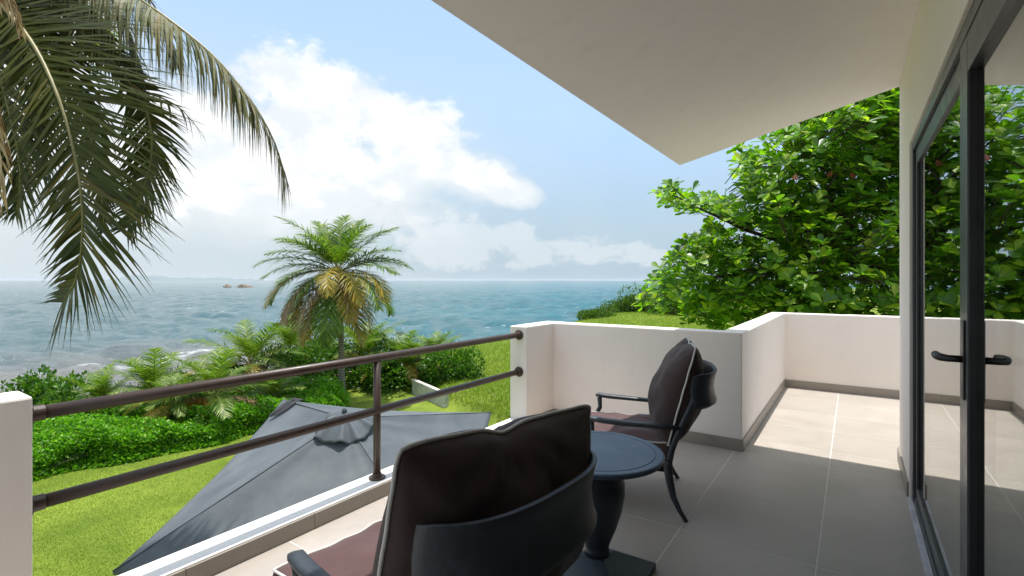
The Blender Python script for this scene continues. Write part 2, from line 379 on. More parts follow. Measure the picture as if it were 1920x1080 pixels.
nr = len(rows); i0 = (np.arange(nr-1)[:, None]*ncol + np.arange(ncol-1)[None, :]).ravel(); F = np.stack([i0, i0+1, i0+ncol+1, i0+ncol], -1)
wm = M('sea_water', 0.12, 0.5); wm.p.inputs['IOR'].default_value = 1.33
g = wm.n('ShaderNodeNewGeometry'); pos = g.outputs['Position']
# site-frame coordinates: x' right, y' away
mp = wm.n('ShaderNodeMapping'); mp.inputs['Rotation'].default_value = (0, 0, -math.atan2(UX, UY)); wm.l(pos, mp.inputs[0]); P_ = mp.outputs[0]
sx_ = wm.n('ShaderNodeSeparateXYZ'); wm.l(P_, sx_.inputs[0]); px_, py_ = sx_.outputs[0], sx_.outputs[1]
shv = wm.math('ADD', wm.math('MULTIPLY', wm.math('ADD', px_, 8), -0.719), wm.math('MULTIPLY', wm.math('SUBTRACT', py_, 14.4), 0.695))
n1 = wm.noise(0.018, 5, 0.6, vec=P_, sc3=(1, 1.6, 1)); n2 = wm.noise(0.16, 6, 0.65, vec=P_, sc3=(0.6, 1.5, 1), dist=0.4); n3 = wm.noise(0.9, 5, 0.6, vec=P_, sc3=(0.6, 1.4, 1))
shw = wm.math('ADD', shv, wm.math('MULTIPLY', wm.math('SUBTRACT', n2, 0.5), 34))
deep = wm.mix(wm.mr(n1, 0.35, 0.65), (0.012, 0.098, 0.116), (0.022, 0.132, 0.150))
deep = wm.mix(wm.mr(n2, 0.45, 0.7, 0, 0.55), deep, (0.006, 0.052, 0.064))
left = wm.mr(wm.math('DIVIDE', px_, py_), 0.05, -0.75)
deep = wm.mix(wm.math('MULTIPLY', left, 0.85), deep, (0.070, 0.112, 0.120))
shal = wm.mix(wm.mr(n2, 0.35, 0.7), (0.120, 0.125, 0.122), (0.170, 0.158, 0.140))
c = wm.mix(wm.math('MAXIMUM', wm.mr(shw, 40, 68), wm.mr(wm.math('DIVIDE', px_, py_), -0.42, -0.22)), shal, deep)
weed = wm.mr(wm.noise(0.11, 5, 0.6, vec=P_, sc3=(0.5, 1.6, 1), off=(9, 5, 0)), 0.60, 0.70, 0, 0.55)
c = wm.mix(wm.math('MULTIPLY', weed, wm.mr(shv, 75, 45)), c, (0.055, 0.055, 0.065))
# foam: breaking line off the beach, specks of whitecap further out
fl = wm.math('SUBTRACT', 1.0, wm.math('MULTIPLY', wm.math('ABSOLUTE', wm.math('SUBTRACT', wm.math('ADD', shv, wm.math('MULTIPLY', wm.math('SUBTRACT', n2, 0.5), 9)), 45.5)), 0.42))
fo = wm.math('MULTIPLY', wm.mr(fl, 0.1, 0.9), wm.mr(wm.noise(0.055, 3, 0.5, vec=P_, off=(2.3, 7.7, 0)), 0.50, 0.60))
fo = wm.math('MULTIPLY', fo, wm.mr(n3, 0.42, 0.60)); fo = wm.math('MULTIPLY', fo, wm.mr(wm.noise(3.2, 5, 0.7, vec=P_, sc3=(0.5, 1.4, 1)), 0.40, 0.58))
cap = wm.math('MULTIPLY', wm.mr(wm.noise(0.42, 4, 0.55, vec=P_, sc3=(0.45, 1.6, 1), off=(5, 1, 0)), 0.685, 0.74), wm.mr(n2, 0.46, 0.56))
foam = wm.math('MAXIMUM', fo, wm.math('MULTIPLY', cap, 0.8))
c = wm.mix(foam, c, (0.75, 0.77, 0.77)); wm.color(c)
wm.l(wm.mr(foam, 0, 1, 0.14, 0.7), wm.p.inputs['Roughness'])
bh = wm.math('ADD', wm.noise(0.7, 6, 0.62, vec=P_, sc3=(0.5, 1.3, 1), dist=0.3), wm.math('MULTIPLY', wm.noise(4.0, 4, 0.6, vec=P_, sc3=(0.6, 1.3, 1)), 0.22))
wm.bump(bh, 1.0, 0.5)
sea = np_mesh('sea', V, F, wm.m, smooth=True); tag(sea, 'choppy blue green sea reaching the horizon', kind='structure')
# the far water, one ring round it all
fb = MB(); ys_ = [2600, 40000]
pts = []
r0x = rows[-1]*np.tan(-1.25*0.9)
fx0, fx1 = float(sx[-1, 0]), float(sx[-1, -1]); yl = float(sy[-1, 0])
q = [S(fx0, yl, SEA), S(fx1, yl, SEA), S(60000, 50000, SEA), S(-100000, 50000, SEA)]
fb.add(q, [(0, 1, 2, 3)])
q = [S(float(sx[0, -1]), 16, SEA), S(60000, 16, SEA), S(60000, 50000, SEA), S(fx1, yl, SEA)]
fb.add(q, [(0, 1, 2, 3)])
q = [S(-100000, 16, SEA), S(float(sx[0, 0]), 16, SEA), S(fx0, yl, SEA), S(-100000, 50000, SEA)]
fb.add(q, [(0, 1, 2, 3)])
tag(fb.build('far_sea', wm.m), 'open water out to the horizon line', kind='structure')

# ------------------------------------------------------------------ distant hills on the horizon, sea rocks
hb = []; hf = []
hm = M('distant_hill_scrub', 0.9, 0.1); hm.color(hm.mix(hm.noise(0.002, 4), (0.15, 0.19, 0.20), (0.20, 0.24, 0.24)))
D = 9500.0; nseg = 120
for i in range(nseg):
    t = i/(nseg-1); px = 95 + 440*t
    hh = 55*math.exp(-((px-258)/38)**2) + 38*math.exp(-((px-300)/60)**2) + 30*math.exp(-((px-405)/60)**2) + 16 + 6*math.sin(px*0.11) + 4*math.sin(px*0.31)
    hh *= max(0, min(1, (535-px)/60))*max(0, min(1, (px-90)/40))
    x = (px-960)/938
    for k, (dd, f) in enumerate(((0, 0), (500, 0.7), (1100, 1.0), (2600, 0))):
        hb.append(S(x*(D+dd), D+dd, SEA-3+(hh+3)*f*1.35))
for i in range(nseg-1):
    for k in range(3):
        a = i*4+k; hf.append((a, a+4, a+5, a+1))
hmb = MB(); hmb.add(hb, hf); tag(hmb.build('distant_hills', hm.m, smooth=True), 'low hazy hills on the far left horizon', kind='structure')
rm = M('rock', 0.9, 0.2); rm.color(rm.mix(rm.mr(rm.noise(0.35, 7, 0.7), 0.35, 0.65), (0.10, 0.075, 0.055), (0.40, 0.29, 0.21))); rm.bump(rm.noise(0.8, 6, 0.7), 0.8, 0.5)
def rock(name, x, y, z, sx3, seed, mat, parent=None, sub=3):
    import bmesh
    bm = bmesh.new(); bmesh.ops.create_icosphere(bm, subdivisions=sub, radius=1)
    for v in bm.verts:
        d = noise.noise(v.co*1.3+Vector((seed, seed*2.1, 0)))*0.55 + noise.noise(v.co*3.1+Vector((seed*3, 0, 1)))*0.25
        v.co = v.co*(1+d); v.co.x *= sx3[0]; v.co.y *= sx3[1]; v.co.z *= sx3[2]
    me = bpy.data.meshes.new(name); bm.to_mesh(me); bm.free()
    o = link(name, me, parent, mat); o.location = S(x, y, z) if parent is None else (x, y, z); return o
RD = 600.0
isl = empty('rock_islet', S((457-960)/938*RD, RD, SEA))
for i, (dx, w, h) in enumerate(((-7.5, 3.2, 3.6), (-2.5, 4.0, 5.2), (3.0, 3.6, 4.2), (8.0, 4.2, 2.8), (12.5, 2.6, 1.8))):
    rock('boulder', dx*0.8, dx*0.3, 0.3, (w, 3, h*0.62), i+2.3, rm.m, isl)
tag(isl, 'long low islet of brown rocks in the sea, right of the two', 'rock', 'rocks far out in the sea')
isl2 = empty('rock_islet', S((427-960)/938*RD, RD, SEA))
for i, (dx, w, h) in enumerate(((-2.2, 2.8, 4.2), (1.8, 2.6, 3.4))): rock('boulder', dx, 0.5*dx, 0.2, (w, 3, h*0.62), i+9.1, rm.m, isl2)
tag(isl2, 'small dark pair of rocks in the sea, left of the longer islet', 'rock', 'rocks far out in the sea')

# ------------------------------------------------------------------ leaves and grass scattering
def frames(n, up_bias=1.0, r=rng):
    """random leaf frames: direction d (along leaf), normal nrm"""
    nrm = r.normal(size=(n, 3)); nrm[:, 2] = np.abs(nrm[:, 2])*up_bias + 0.15; nrm /= np.linalg.norm(nrm, axis=1)[:, None]
    d = r.normal(size=(n, 3)); d -= nrm*(d*nrm).sum(1)[:, None]; d /= np.linalg.norm(d, axis=1)[:, None]
    return d, nrm
def scatter(name, TV, TF, P, D_, N_, Ssc, mat, parent=None, smooth=False):
    """template (along +y, normal +z) copied to every point"""
    TV = np.asarray(TV, float); TF = np.asarray(TF)
    X_ = np.cross(D_, N_); n = len(P); Ssc = np.asarray(Ssc)[:, None, None]
    V = P[:, None, :] + Ssc*(TV[None, :, 0, None]*X_[:, None, :] + TV[None, :, 1, None]*D_[:, None, :] + TV[None, :, 2, None]*N_[:, None, :])
    F = (TF[None] + (np.arange(n)*len(TV))[:, None, None]).reshape(-1, TF.shape[1])
    return np_mesh(name, V.reshape(-1, 3), F, mat, parent, smooth)
LEAF4_V = [(0, 0, 0), (-0.30, 0.55, 0.06), (0, 1, -0.05), (0.30, 0.55, 0.06), (0, 0.5, -0.03)]
LEAF4_F = [(0, 4, 1), (1, 4, 2), (2, 4, 3), (3, 4, 0)]
def obovate(w=0.30, n=5, curl=0.10, fold=0.05):
    V = []; F = []
    prof = [(0, 0.02), (0.25, 0.10), (0.5, 0.21), (0.75, w), (0.92, w*0.72), (1.0, w*0.12)]
    for t, ww in prof: V += [(-ww, t, fold*ww/w - curl*t*t), (0, t, -curl*t*t - 0.01), (ww, t, fold*ww/w - curl*t*t)]
    for i in range(len(prof)-1):
        a = i*3; F += [(a, a+1, a+4, a+3), (a+1, a+2, a+5, a+4)]
    return V, F

# lawn grass: short blades over the lawn in view, longer and looser on the hill
def blades(name, n, region, hgt, wid, mat, label, lean=0.5):
    P = []
    while sum(len(p) for p in P) < n:
        q = region(n); P.append(q)
    P = np.concatenate(P)[:n]; m = len(P)
    z = ground(P[:, 0], P[:, 1]); wx, wy = SN(P[:, 0], P[:, 1])
    b = np.stack([wx, wy, z-0.005], -1); a = rng.uniform(0, 6.28, m); h = hgt*rng.uniform(0.5, 1.3, m)
    d = np.stack([np.cos(a), np.sin(a), 0*a], -1); le = rng.normal(0, lean, (m, 2))*h[:, None]
    tip = b + np.concatenate([le, h[:, None]], 1)
    V = np.stack([b - d*wid/2, b + d*wid/2, tip], 1).reshape(-1, 3); F = np.arange(3*m).reshape(-1, 3)
    o = np_mesh(name, V, F, mat); tag(o, label, 'grass', kind='stuff'); return o
GR = leaf_mat('grass_blade', [(0, (0.095, 0.175, 0.014)), (0.5, (0.185, 0.275, 0.026)), (1, (0.31, 0.37, 0.070))], 0.5, 0.35, (1.4, 1.5, 0.5), 0.3)
GR2 = leaf_mat('slope_grass_blade', [(0, (0.095, 0.175, 0.010)), (0.5, (0.17, 0.265, 0.014)), (1, (0.28, 0.33, 0.045))], 0.5, 0.35, (1.4, 1.5, 0.5), 0.3)
def lawn_region(n):
    y = rng.uniform(3.6**0.6, 17**0.6, n)**(1/0.6); x = rng.uniform(-1.05, -0.30, n)*y
    k = (shore(x, y) < 0.4); return np.stack([x[k], y[k]], -1)
blades('lawn_grass', 210000, lawn_region, 0.030, 0.010, GR, 'short mown lawn grass between balcony and hedge')
def hill_region(n):
    y = rng.uniform(12**0.55, 50**0.55, n)**(1/0.55); x = rng.uniform(-0.26, 0.42, n)*y
    s = shore(x, y); side = -(x-WL[0][0])*(WL[1][1]-WL[0][1]) + (y-WL[0][1])*(WL[1][0]-WL[0][0])
    k = (s < 9.5) & ((side > 0.4) | (x > -0.5)); return np.stack([x[k], y[k]], -1)
blades('slope_grass', 150000, hill_region, 0.12, 0.022, GR2, 'rougher yellow green grass on the rising slope', 0.7)

# low white retaining wall on the lawn
rw = M('weathered_white_wall', 0.85, 0.2); rw.color(rw.mix(rw.mr(rw.noise(3, 7, 0.7), 0.35, 0.7), (0.62, 0.60, 0.55), (0.33, 0.33, 0.29))); rw.bump(rw.noise(40), 0.3, 0.01)
w = MB(); a = S(*WL[0]); b = S(*WL[1]); d = (b-a).normalized(); nn = Vector((-d.y, d.x, 0))*0.09
b = b + d*0.5
vs = []
for (p, zt) in ((a, -2.72), (b, -2.75)):
    for q_ in (p-nn, p+nn): vs += [(q_.x, q_.y, -3.5), (q_.x, q_.y, zt)]
w.add(vs, [(0, 1, 3, 2), (4, 6, 7, 5), (0, 4, 5, 1), (2, 3, 7, 6), (1, 5, 7, 3), (0, 2, 6, 4)])
tag(w.build('retaining_wall', rw.m, bevel=0.015), 'low weathered white retaining wall at the foot of the grassy slope', 'wall')

# ------------------------------------------------------------------ hedge (a low bank of glossy leaves along the lawn)
def hedge(name, s0, s1, q0, q1, top, n, label, lsz=0.085, mat=HEDGEL):
    """s = outward distance from the lawn edge, q = metres along it"""
    root = empty(name, S(*(np.array((-8, 14.4)) + np.array((0.695, 0.719))*(q0+q1)/2 + np.array((-0.719, 0.695))*(s0+s1)/2), -3.3))
    ro = np.array(root.location)
    def top_h(s, q):
        e = np.minimum(sm(0, 0.55, s-s0), sm(0, 0.8, s1-s))
        e = np.minimum(e, sm(0, 0.6, q-q0)*sm(0, 0.6, q1-q))
        return top*(0.45 + 0.55*e)*e**0.35*(1 + 0.18*np.sin(q*1.7+s)+0.16*np.sin(q*4.1+s*3.3)+0.10*np.sin(q*9+s*7))
    u = rng.uniform(0, 1, n); s = s0 + (s1-s0)*u**1.25; q = rng.uniform(q0, q1, n)
    hh = top_h(s, q); z = hh*(1 - np.abs(rng.normal(0, 0.16, n)))
    fr = rng.uniform(0, 1, n) < 0.28           # more leaves down the front face
    s[fr] = s0 + 0.12 + np.abs(rng.normal(0, 0.16, fr.sum())); z[fr] = top_h(s[fr]+0.2, q[fr])*rng.uniform(0.02, 1.0, fr.sum())
    s = s + 0.10*np.sin(q*3.1) + 0.12*np.sin(q*1.3)
    x = -8 + 0.695*q - 0.719*s; y = 14.4 + 0.719*q + 0.695*s
    wx, wy = SN(x, y); P = np.stack([wx, wy, ground(x, y)+z], -1) - ro
    d_, n_ = frames(n, 1.1); d_[:, 2] += 0.35; d_ /= np.linalg.norm(d_, axis=1)[:, None]
    n_ = n_ - d_*(d_*n_).sum(1)[:, None]; n_ /= np.linalg.norm(n_, axis=1)[:, None]
    lf = scatter('foliage', LEAF4_V, LEAF4_F, P, d_, n_, lsz*rng.uniform(0.6, 1.35, n), mat, root); tag(lf, kind='stuff')
    # dark green sheet under the leaves
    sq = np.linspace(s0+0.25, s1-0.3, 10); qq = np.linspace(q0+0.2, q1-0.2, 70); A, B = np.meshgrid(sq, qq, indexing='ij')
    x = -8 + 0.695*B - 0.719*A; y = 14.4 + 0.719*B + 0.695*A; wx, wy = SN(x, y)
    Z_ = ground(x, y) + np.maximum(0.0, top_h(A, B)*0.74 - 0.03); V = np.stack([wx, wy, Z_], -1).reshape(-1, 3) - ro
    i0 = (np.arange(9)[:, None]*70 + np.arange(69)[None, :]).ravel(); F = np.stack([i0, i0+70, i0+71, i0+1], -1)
    np_mesh('inner_sheet', V, F, INNER, root, True)
    tag(root, label, 'hedge'); return root
im = M('dark_inner_sheet', 0.95, 0.1); im.color(im.mix(im.mr(im.noise(18, 5, 0.7), 0.4, 0.6), (0.010, 0.020, 0.004), (0.035, 0.055, 0.012))); im.bump(im.noise(20), 1.0, 0.05); INNER = im.m
hedge('hedge', 0.0, 4.6, -14.0, 3.6, 0.76, 138000, 'broad low hedge of glossy bright green leaves along the lawn edge')

# ------------------------------------------------------------------ bushes
def bush(name, x, y, zb, rx_, ry_, rz_, n, lsz_, mat, label, cat='bush', group=None, seed=1, stems=5, template=None, bias=1.0):
    r = np.random.default_rng(seed); root = empty(name, S(x, y, zb)); n = int(n*1.9); lsz = lsz_*0.95
    # several lobes give an uneven outline
    k = 9; c = r.normal(0, 0.42, (k, 3))*np.array([1, 1, 0.55]); c[:, 2] = np.abs(c[:, 2])*0.9 + 0.25; rad = r.uniform(0.38, 0.62, k)
    pick = r.integers(0, k, n); d = r.normal(size=(n, 3)); d /= np.linalg.norm(d, axis=1)[:, None]
    rr_ = r.uniform(0.55, 1.0, n)**0.4*(1 + 0.12*np.sin(d[:, 0]*9)+0.12*np.sin(d[:, 1]*8+d[:, 2]*7))
    P = (c[pick] + d*(rad[pick]*rr_)[:, None])*np.array([rx_, ry_, rz_]); P[:, 2] = np.maximum(P[:, 2], 0.02*rz_)
    dd = d + r.normal(0, 0.5, (n, 3)); dd[:, 2] += 0.3; dd /= np.linalg.norm(dd, axis=1)[:, None]
    nn_ = r.normal(0, 0.6, (n, 3)) + np.array([0, 0, bias]); nn_ -= dd*(dd*nn_).sum(1)[:, None]; nn_ /= np.linalg.norm(nn_, axis=1)[:, None]
    TV, TF = template or (LEAF4_V, LEAF4_F)
    f = scatter('foliage', TV, TF, P, dd, nn_, lsz*r.uniform(0.6, 1.3, n), mat, root); tag(f, kind='stuff')
    st = MB()
    for i in range(stems):
        t = c[i % k]*np.array([rx_, ry_, rz_]); st.tube([(0.1*t[0], 0.1*t[1], -0.2), (0.5*t[0], 0.6*t[1], 0.5*t[2]), tuple(t)], [0.05, 0.035, 0.012], 6)
    st.build('stems', BARK, root, smooth=True)
    root.rotation_euler.z = 0.0
    tag(root, label, cat, group); return root

# ------------------------------------------------------------------ palms
def frond_geo(path, n, leaf_len, wid, up, spread=55, droop=0.25, jitter=0.12, segs=3, r=None, thick=0.018, start=0.18, vee=0.25, bare=0.0, asym=(1.0, 1.0), pf=0.0, close=0.35):
    """returns (rachis MB, list of leaflets (verts, faces))"""
    r = r or random
    pts = [Vector(p) for p in path]
    # resample by length
    ln = [0]
    for a, b in zip(pts, pts[1:]): ln.append(ln[-1] + (b-a).length)
    tot = ln[-1]
    def at(t):
        t = min(max(t, 0), 1)*tot
        for i in range(len(pts)-1):
            if t <= ln[i+1] or i == len(pts)-2:
                f = (t-ln[i])/max(1e-6, ln[i+1]-ln[i])
                p0 = pts[max(i-1, 0)]; p1 = pts[i]; p2 = pts[i+1]; p3 = pts[min(i+2, len(pts)-1)]
                return 0.5*((2*p1) + (p2-p0)*f + (2*p0-5*p1+4*p2-p3)*f*f + (3*p1-p0-3*p2+p3)*f**3)
    rm_ = MB(); ns = max(10, len(pts)*4); rm_.tube([at(i/ns) for i in range(ns+1)], [thick*(1-0.82*i/ns) for i in range(ns+1)], 6)
    leaves = []
    upv = Vector(up)
    for i in range(n):
        t = start + (1-start)*(i+0.5)/n
        p = at(t); T = (at(t+0.01)-at(t-0.01)).normalized()
        U = (upv - T*upv.dot(T)).normalized(); B = T.cross(U)
        prof = math.sin(math.pi*min(1, max(0.0, (t-start)/(1-start))*0.86+0.12))**0.6; prof = max(prof, pf)
        for sgn in (-1, 1):
            if r.random() < bare: continue
            ang = R(spread*(1-close*t) + r.gauss(0, 5)); le = leaf_len*prof*r.uniform(0.88, 1.08)*asym[0 if sgn < 0 else 1]
            d = (B*sgn*math.sin(ang) + T*math.cos(ang) + U*(vee + r.gauss(0, jitter))).normalized()
            N = (U - d*U.dot(d)).normalized(); w = wid*r.uniform(0.8, 1.15)
            q = p.copy(); V = []; g = droop*r.uniform(0.6, 1.5)
            for k in range(segs+1):
                f = k/segs; ww = w*(0.6 + 0.4*math.sin(math.pi*min(1, f*1.3+0.1)))*(1-max(0, f-0.5)/0.5*0.9)
                side = d.cross(N).normalized()
                V += [q - side*ww/2, q + side*ww/2]
                d = (d + Vector((0, 0, -1))*g*(0.4+f) + Vector((r.gauss(0, 0.03), r.gauss(0, 0.03), 0))).normalized(); N = (N - d*N.dot(d)).normalized()
                q = q + d*le/segs
            F = [(2*k, 2*k+1, 2*k+3, 2*k+2) for k in range(segs)]
            leaves.append((V, F))
    return rm_, leaves
def arch(length, rise, fall, n=7, side=0.0):
    """frond path in its own frame, leaving the crown along +x"""
    out_ = []
    for i in range(n+1):
        t = i/n; a = rise - (rise+fall)*t**1.15
        if i == 0: p = Vector((0, 0, 0)); out_.append(p.copy())
        p = p + Vector((math.cos(a), side*t, math.sin(a)))*(length/n); out_.append(p.copy())
    return out_
_fm = {}
def frond_mesh(kind, rise, fall, seed, L_=2.5, nleaf=46, segs=2, ll=0.55, wid=0.034):
    key = (kind, rise, fall, seed, L_, nleaf)
    if key in _fm: return _fm[key]
    r = random.Random(seed)
    rc, lv = frond_geo(arch(L_, R(rise), R(fall), 7, r.uniform(-0.25, 0.25)), nleaf, ll, wid, (0, 0, 1), 58, 0.28 if kind != 'dry' else 0.6, 0.12, segs, r, 0.022, 0.16, 0.15, 0.03 if kind != 'dry' else 0.15)
    m = MB(); m.v = list(rc.v); m.f = list(rc.f); nr_ = len(m.f)
    for V_, F_ in lv: m.add(V_, F_)
    me = bpy.data.meshes.new('frond'); me.from_pydata(m.v, [], m.f); me.update()
    me.materials.append(RACHIS); me.materials.append({'green': PALMG, 'yellow': PALML, 'dry': PALMD, 'orange': PALMO}[kind])
    mi = np.ones(len(m.f), np.int32); mi[:nr_] = 0; me.polygons.foreach_set('material_index', mi)
    _fm[key] = me; return me
def palm(x, y, zb, trunk_h, fronds, label, group=None, lean=(0, 0), r0=0.13, name='coconut_palm', L_=2.5, nleaf=46, wid=0.034, ll=0.55, cat='palm tree'):
    root = empty(name, S(x, y, zb)); m = MB(); pts = []; n = 8
    for i in range(n+1):
        t = i/n; pts.append(Vector((lean[0]*t**1.6, lean[1]*t**1.6, -0.2+(trunk_h+0.2)*t)))
    m.tube(pts, [r0*(1.35-0.35*min(1, i/1.5))*(1-0.25*i/n) for i in range(n+1)], 10); m.build('trunk', PBARK, root, smooth=True)
    top = pts[-1]
    for (azd, rise, fall, kind, sc_, seed) in fronds:
        o = link('frond', frond_mesh(kind, round(rise), round(fall), seed, L_, nleaf, 2, ll, wid), root); o.location = top; o.rotation_euler = (random.uniform(-.15, .15), 0, R(azd)); o.scale = (sc_*1.0,)*3
    tag(root, label, cat, group); return root
# bearings in the crown are measured in world degrees; 34 = straight towards the right of the picture
def bear(site_deg): return site_deg + math.degrees(math.atan2(UX, UY))     # 0 = right, 90 = away, 180 = left, 270 = towards the balcony
fr = []
for (a, ri, fa, k, s_, sd_) in [
    (100, 80, -20, 'green', 0.86, 1), (60, 74, -10, 'green', 0.90, 2), (150, 70, -5, 'green', 0.90, 3), (200, 64, 5, 'green', 1.0, 4), (330, 76, 5, 'green', 0.8, 2),
    (15, 56, 5, 'green', 0.95, 5), (170, 50, 28, 'green', 1.05, 1), (350, 38, 32, 'green', 0.92, 3), (120, 45, 35, 'green', 1.0, 4), (250, 60, 25, 'green', 0.85, 5),
    (185, 30, 48, 'green', 1.05, 2), (0, 26, 50, 'green', 0.98, 1), (60, 22, 52, 'green', 1.0, 3), (215, 22, 62, 'green', 0.95, 4), (160, 15, 62, 'green', 1.05, 5),
    (200, 8, 70, 'yellow', 1.02, 6), (340, 12, 72, 'yellow', 0.92, 7), (270, 20, 80, 'yellow', 0.8, 6), (300, 10, 80, 'yellow', 0.9, 8), (310, -10, 88, 'dry', 0.85, 9),
    (225, -5, 85, 'dry', 1.0, 10), (250, -20, 88, 'dry', 1.0, 9), (285, -28, 88, 'green', 0.95, 3), (210, -12, 84, 'dry', 0.95, 11), (330, -25, 90, 'yellow', 0.95, 6), (180, -15, 80, 'yellow', 0.9, 7), (20, -10, 80, 'green', 0.9, 8), (90, -5, 80, 'green', 0.9, 8), (130, 66, 10, 'green', 0.85, 3), (20, 68, 12, 'green', 0.85, 1), (230, 48, 30, 'green', 0.9, 2), (300, 50, 40, 'green', 0.75, 4), (190, 40, 40, 'green', 0.95, 5), (345, 30, 45, 'green', 0.95, 2), (265, -50, 88, 'green', 1.0, 4), (225, -48, 88, 'yellow', 1.0, 12), (310, -50, 88, 'yellow', 1.0, 6), (180, -45, 86, 'yellow', 1.0, 7), (240, 0, 85, 'green', 0.9, 1), (300, -15, 86, 'yellow', 0.9, 12), (270, -30, 88, 'green', 1.0, 2), (195, 10, 72, 'green', 1.0, 3), (325, 5, 76, 'green', 0.95, 5)]:
    fr.append((bear(a), ri, fa, k, s_, sd_*13))
fr = [(a_, r_, (f_ - 26 if k_ == 'green' and r_ > 10 else f_ - 6), k_, s_, q_) for (a_, r_, f_, k_, s_, q_) in fr]
palm(-6.45, 19.0, -3.3, 4.9, fr, 'tall coconut palm with drooping yellowed fronds rising in front of the sea', lean=(-0.02, -0.12), r0=0.118, L_=2.6, nleaf=70, wid=0.044, ll=0.84)
# young palms behind the hedge: each (picture bearing px, distance, trunk height, scale, kinds)
young = [(188, 15.9, 0.5, 0.62, 'narrow young palm with upright spear fronds beside the round leafy bush', 0),
         (290, 16.3, 0.75, 0.74, 'bushy young palm behind the hedge, left of the orange dead frond', 1),
         (320, 15.0, 0.75, 0.50, 'small low palm standing in the hedge with drooping yellow fronds', 3),
         (405, 15.6, 0.85, 0.76, 'spreading young palm with an orange dead frond hanging over the hedge', 2),
         (470, 20.0, 1.1, 0.85, 'full green palm left of the tall coconut palm', 1),
         (545, 23.0, 1.3, 0.8, 'pale drooping palm partly behind the tall coconut palm', 0),
         (690, 22.5, 1.3, 0.8, 'dense green palm just right of the tall coconut palm trunk', 1),
         (765, 21.8, 0.9, 0.78, 'palm with an arching yellow frond above the low white wall', 3),
         (815, 22.6, 0.8, 0.66, 'last small palm of the grove at the edge of the grassy slope', 0),
         (515, 17.0, 0.7, 0.50, 'low palm with brown dead fronds left of the foot of the tall palm', 2)]
for i, (px, d, th_, s_, lab, ty) in enumerate(young):
    s_ *= (0.86, 0.86, 0.9, 0.84, 0.92, 0.95, 0.86, 0.86, 0.85, 1.0)[i]
    r = random.Random(50+i); f = []
    nfr = 17 + (i % 3)
    for k in range(nfr):
        a = k*137.5 + r.uniform(-15, 15); t = k/nfr
        ri = 78-70*t + r.uniform(-6, 6); fa = -25 + 85*t + r.uniform(-10, 10)
        kind = 'green'
        if t > 0.8 and ty in (2, 3): kind = 'yellow' if i != 3 else 'dry'
        if ty == 0 and t > 0.85: kind = 'yellow'
        if ty == 1 and t > 0.7 and k % 3 == 0: kind = 'yellow'
        f.append((a, ri, fa, kind, s_*r.uniform(0.85, 1.1), (k % 5)*7+3))
    if ty == 2: f += [(bear(285), 14, 95, 'orange' if i == 3 else 'dry', s_*0.72, 77), (bear(278), 4, 92, 'orange' if i == 3 else 'dry', s_*0.66, 77), (bear(240), 15, 75, 'yellow' if i != 3 else 'orange', s_*0.75, 78), (bear(325), 15, 78, 'dry', s_*0.7, 79)]
    if ty in (0, 1): f += [(bear(230+17*i), 25, 70, 'yellow', s_*0.75, 84), (bear(290+9*i), 18, 80, 'yellow' if i % 2 else 'dry', s_*0.7, 85)]
    if ty == 3: f += [(bear(200), 30, 60, 'yellow', s_, 80), (bear(290), 25, 75, 'yellow', s_*0.8, 81)]
    x = (px-960)/938*d; zb = float(ground(x, d))
    palm(x, d, zb, th_+(-0.1 if i > 5 else 0.1), f, lab, 'young palms growing behind the hedge', r0=0.09, name='young_palm', L_=2.7, nleaf=60, wid=0.048, ll=0.80)

def px_at(px, d): return (px-960)/938*d
ob = obovate()
BG = 'leafy bushes of the shore grove'
bl = [(85, 16.6, 0.95, 0.9, 1.55, 2400, 0.16, SHRUBL, 'round leafy bush at the end of the balcony wall'),
      (130, 15.0, 0.9, 0.8, 1.15, 2600, 0.14, SHRUBL, 'low leafy bush in front of the round one, at the hedge'),
      (832, 20.8, 0.95, 1.0, 1.35, 3000, 0.15, SHRUBL, 'glossy round-leafed bush at the right end of the grove'),
      (760, 23.0, 1.7, 1.5, 1.5, 3600, 0.16, SHRUBL, 'broad dark bush behind the low white wall'),
      (690, 21.5, 1.6, 1.4, 1.55, 3400, 0.15, SHRUBL, 'dark bush right of the tall palm trunk'),
      (560, 21.2, 1.8, 1.5, 1.7, 3400, 0.15, SHRUBL, 'mid green bush left of the tall palm trunk'),
      (600, 18.0, 1.35, 1.0, 1.15, 5200, 0.09, HEDGEL, 'bright green rounded shrub before the tall palm trunk'),
      (470, 17.6, 1.3, 1.1, 1.15, 3600, 0.12, SHRUBL, 'dark green shrub behind the hedge, under the green palm'),
      (640, 24.0, 2.0, 1.5, 1.9, 3600, 0.17, SHRUBL, 'large bush deep in the grove behind the tall palm'),
      (430, 20.5, 1.5, 1.4, 1.3, 3000, 0.15, SHRUBL, 'spreading bush behind the row of young palms'),
      (330, 19.2, 1.5, 1.2, 0.9, 3000, 0.14, SHRUBL, 'low bush between two bushy young palms')]
for i, (px, d, a, b, h_, n, lz, mt, lab) in enumerate(bl):
    x = px_at(px, d); bush('leafy_bush', x, d, float(ground(x, d))-0.1, a, b, h_, n, lz, mt, lab, 'bush', BG, 100+i)
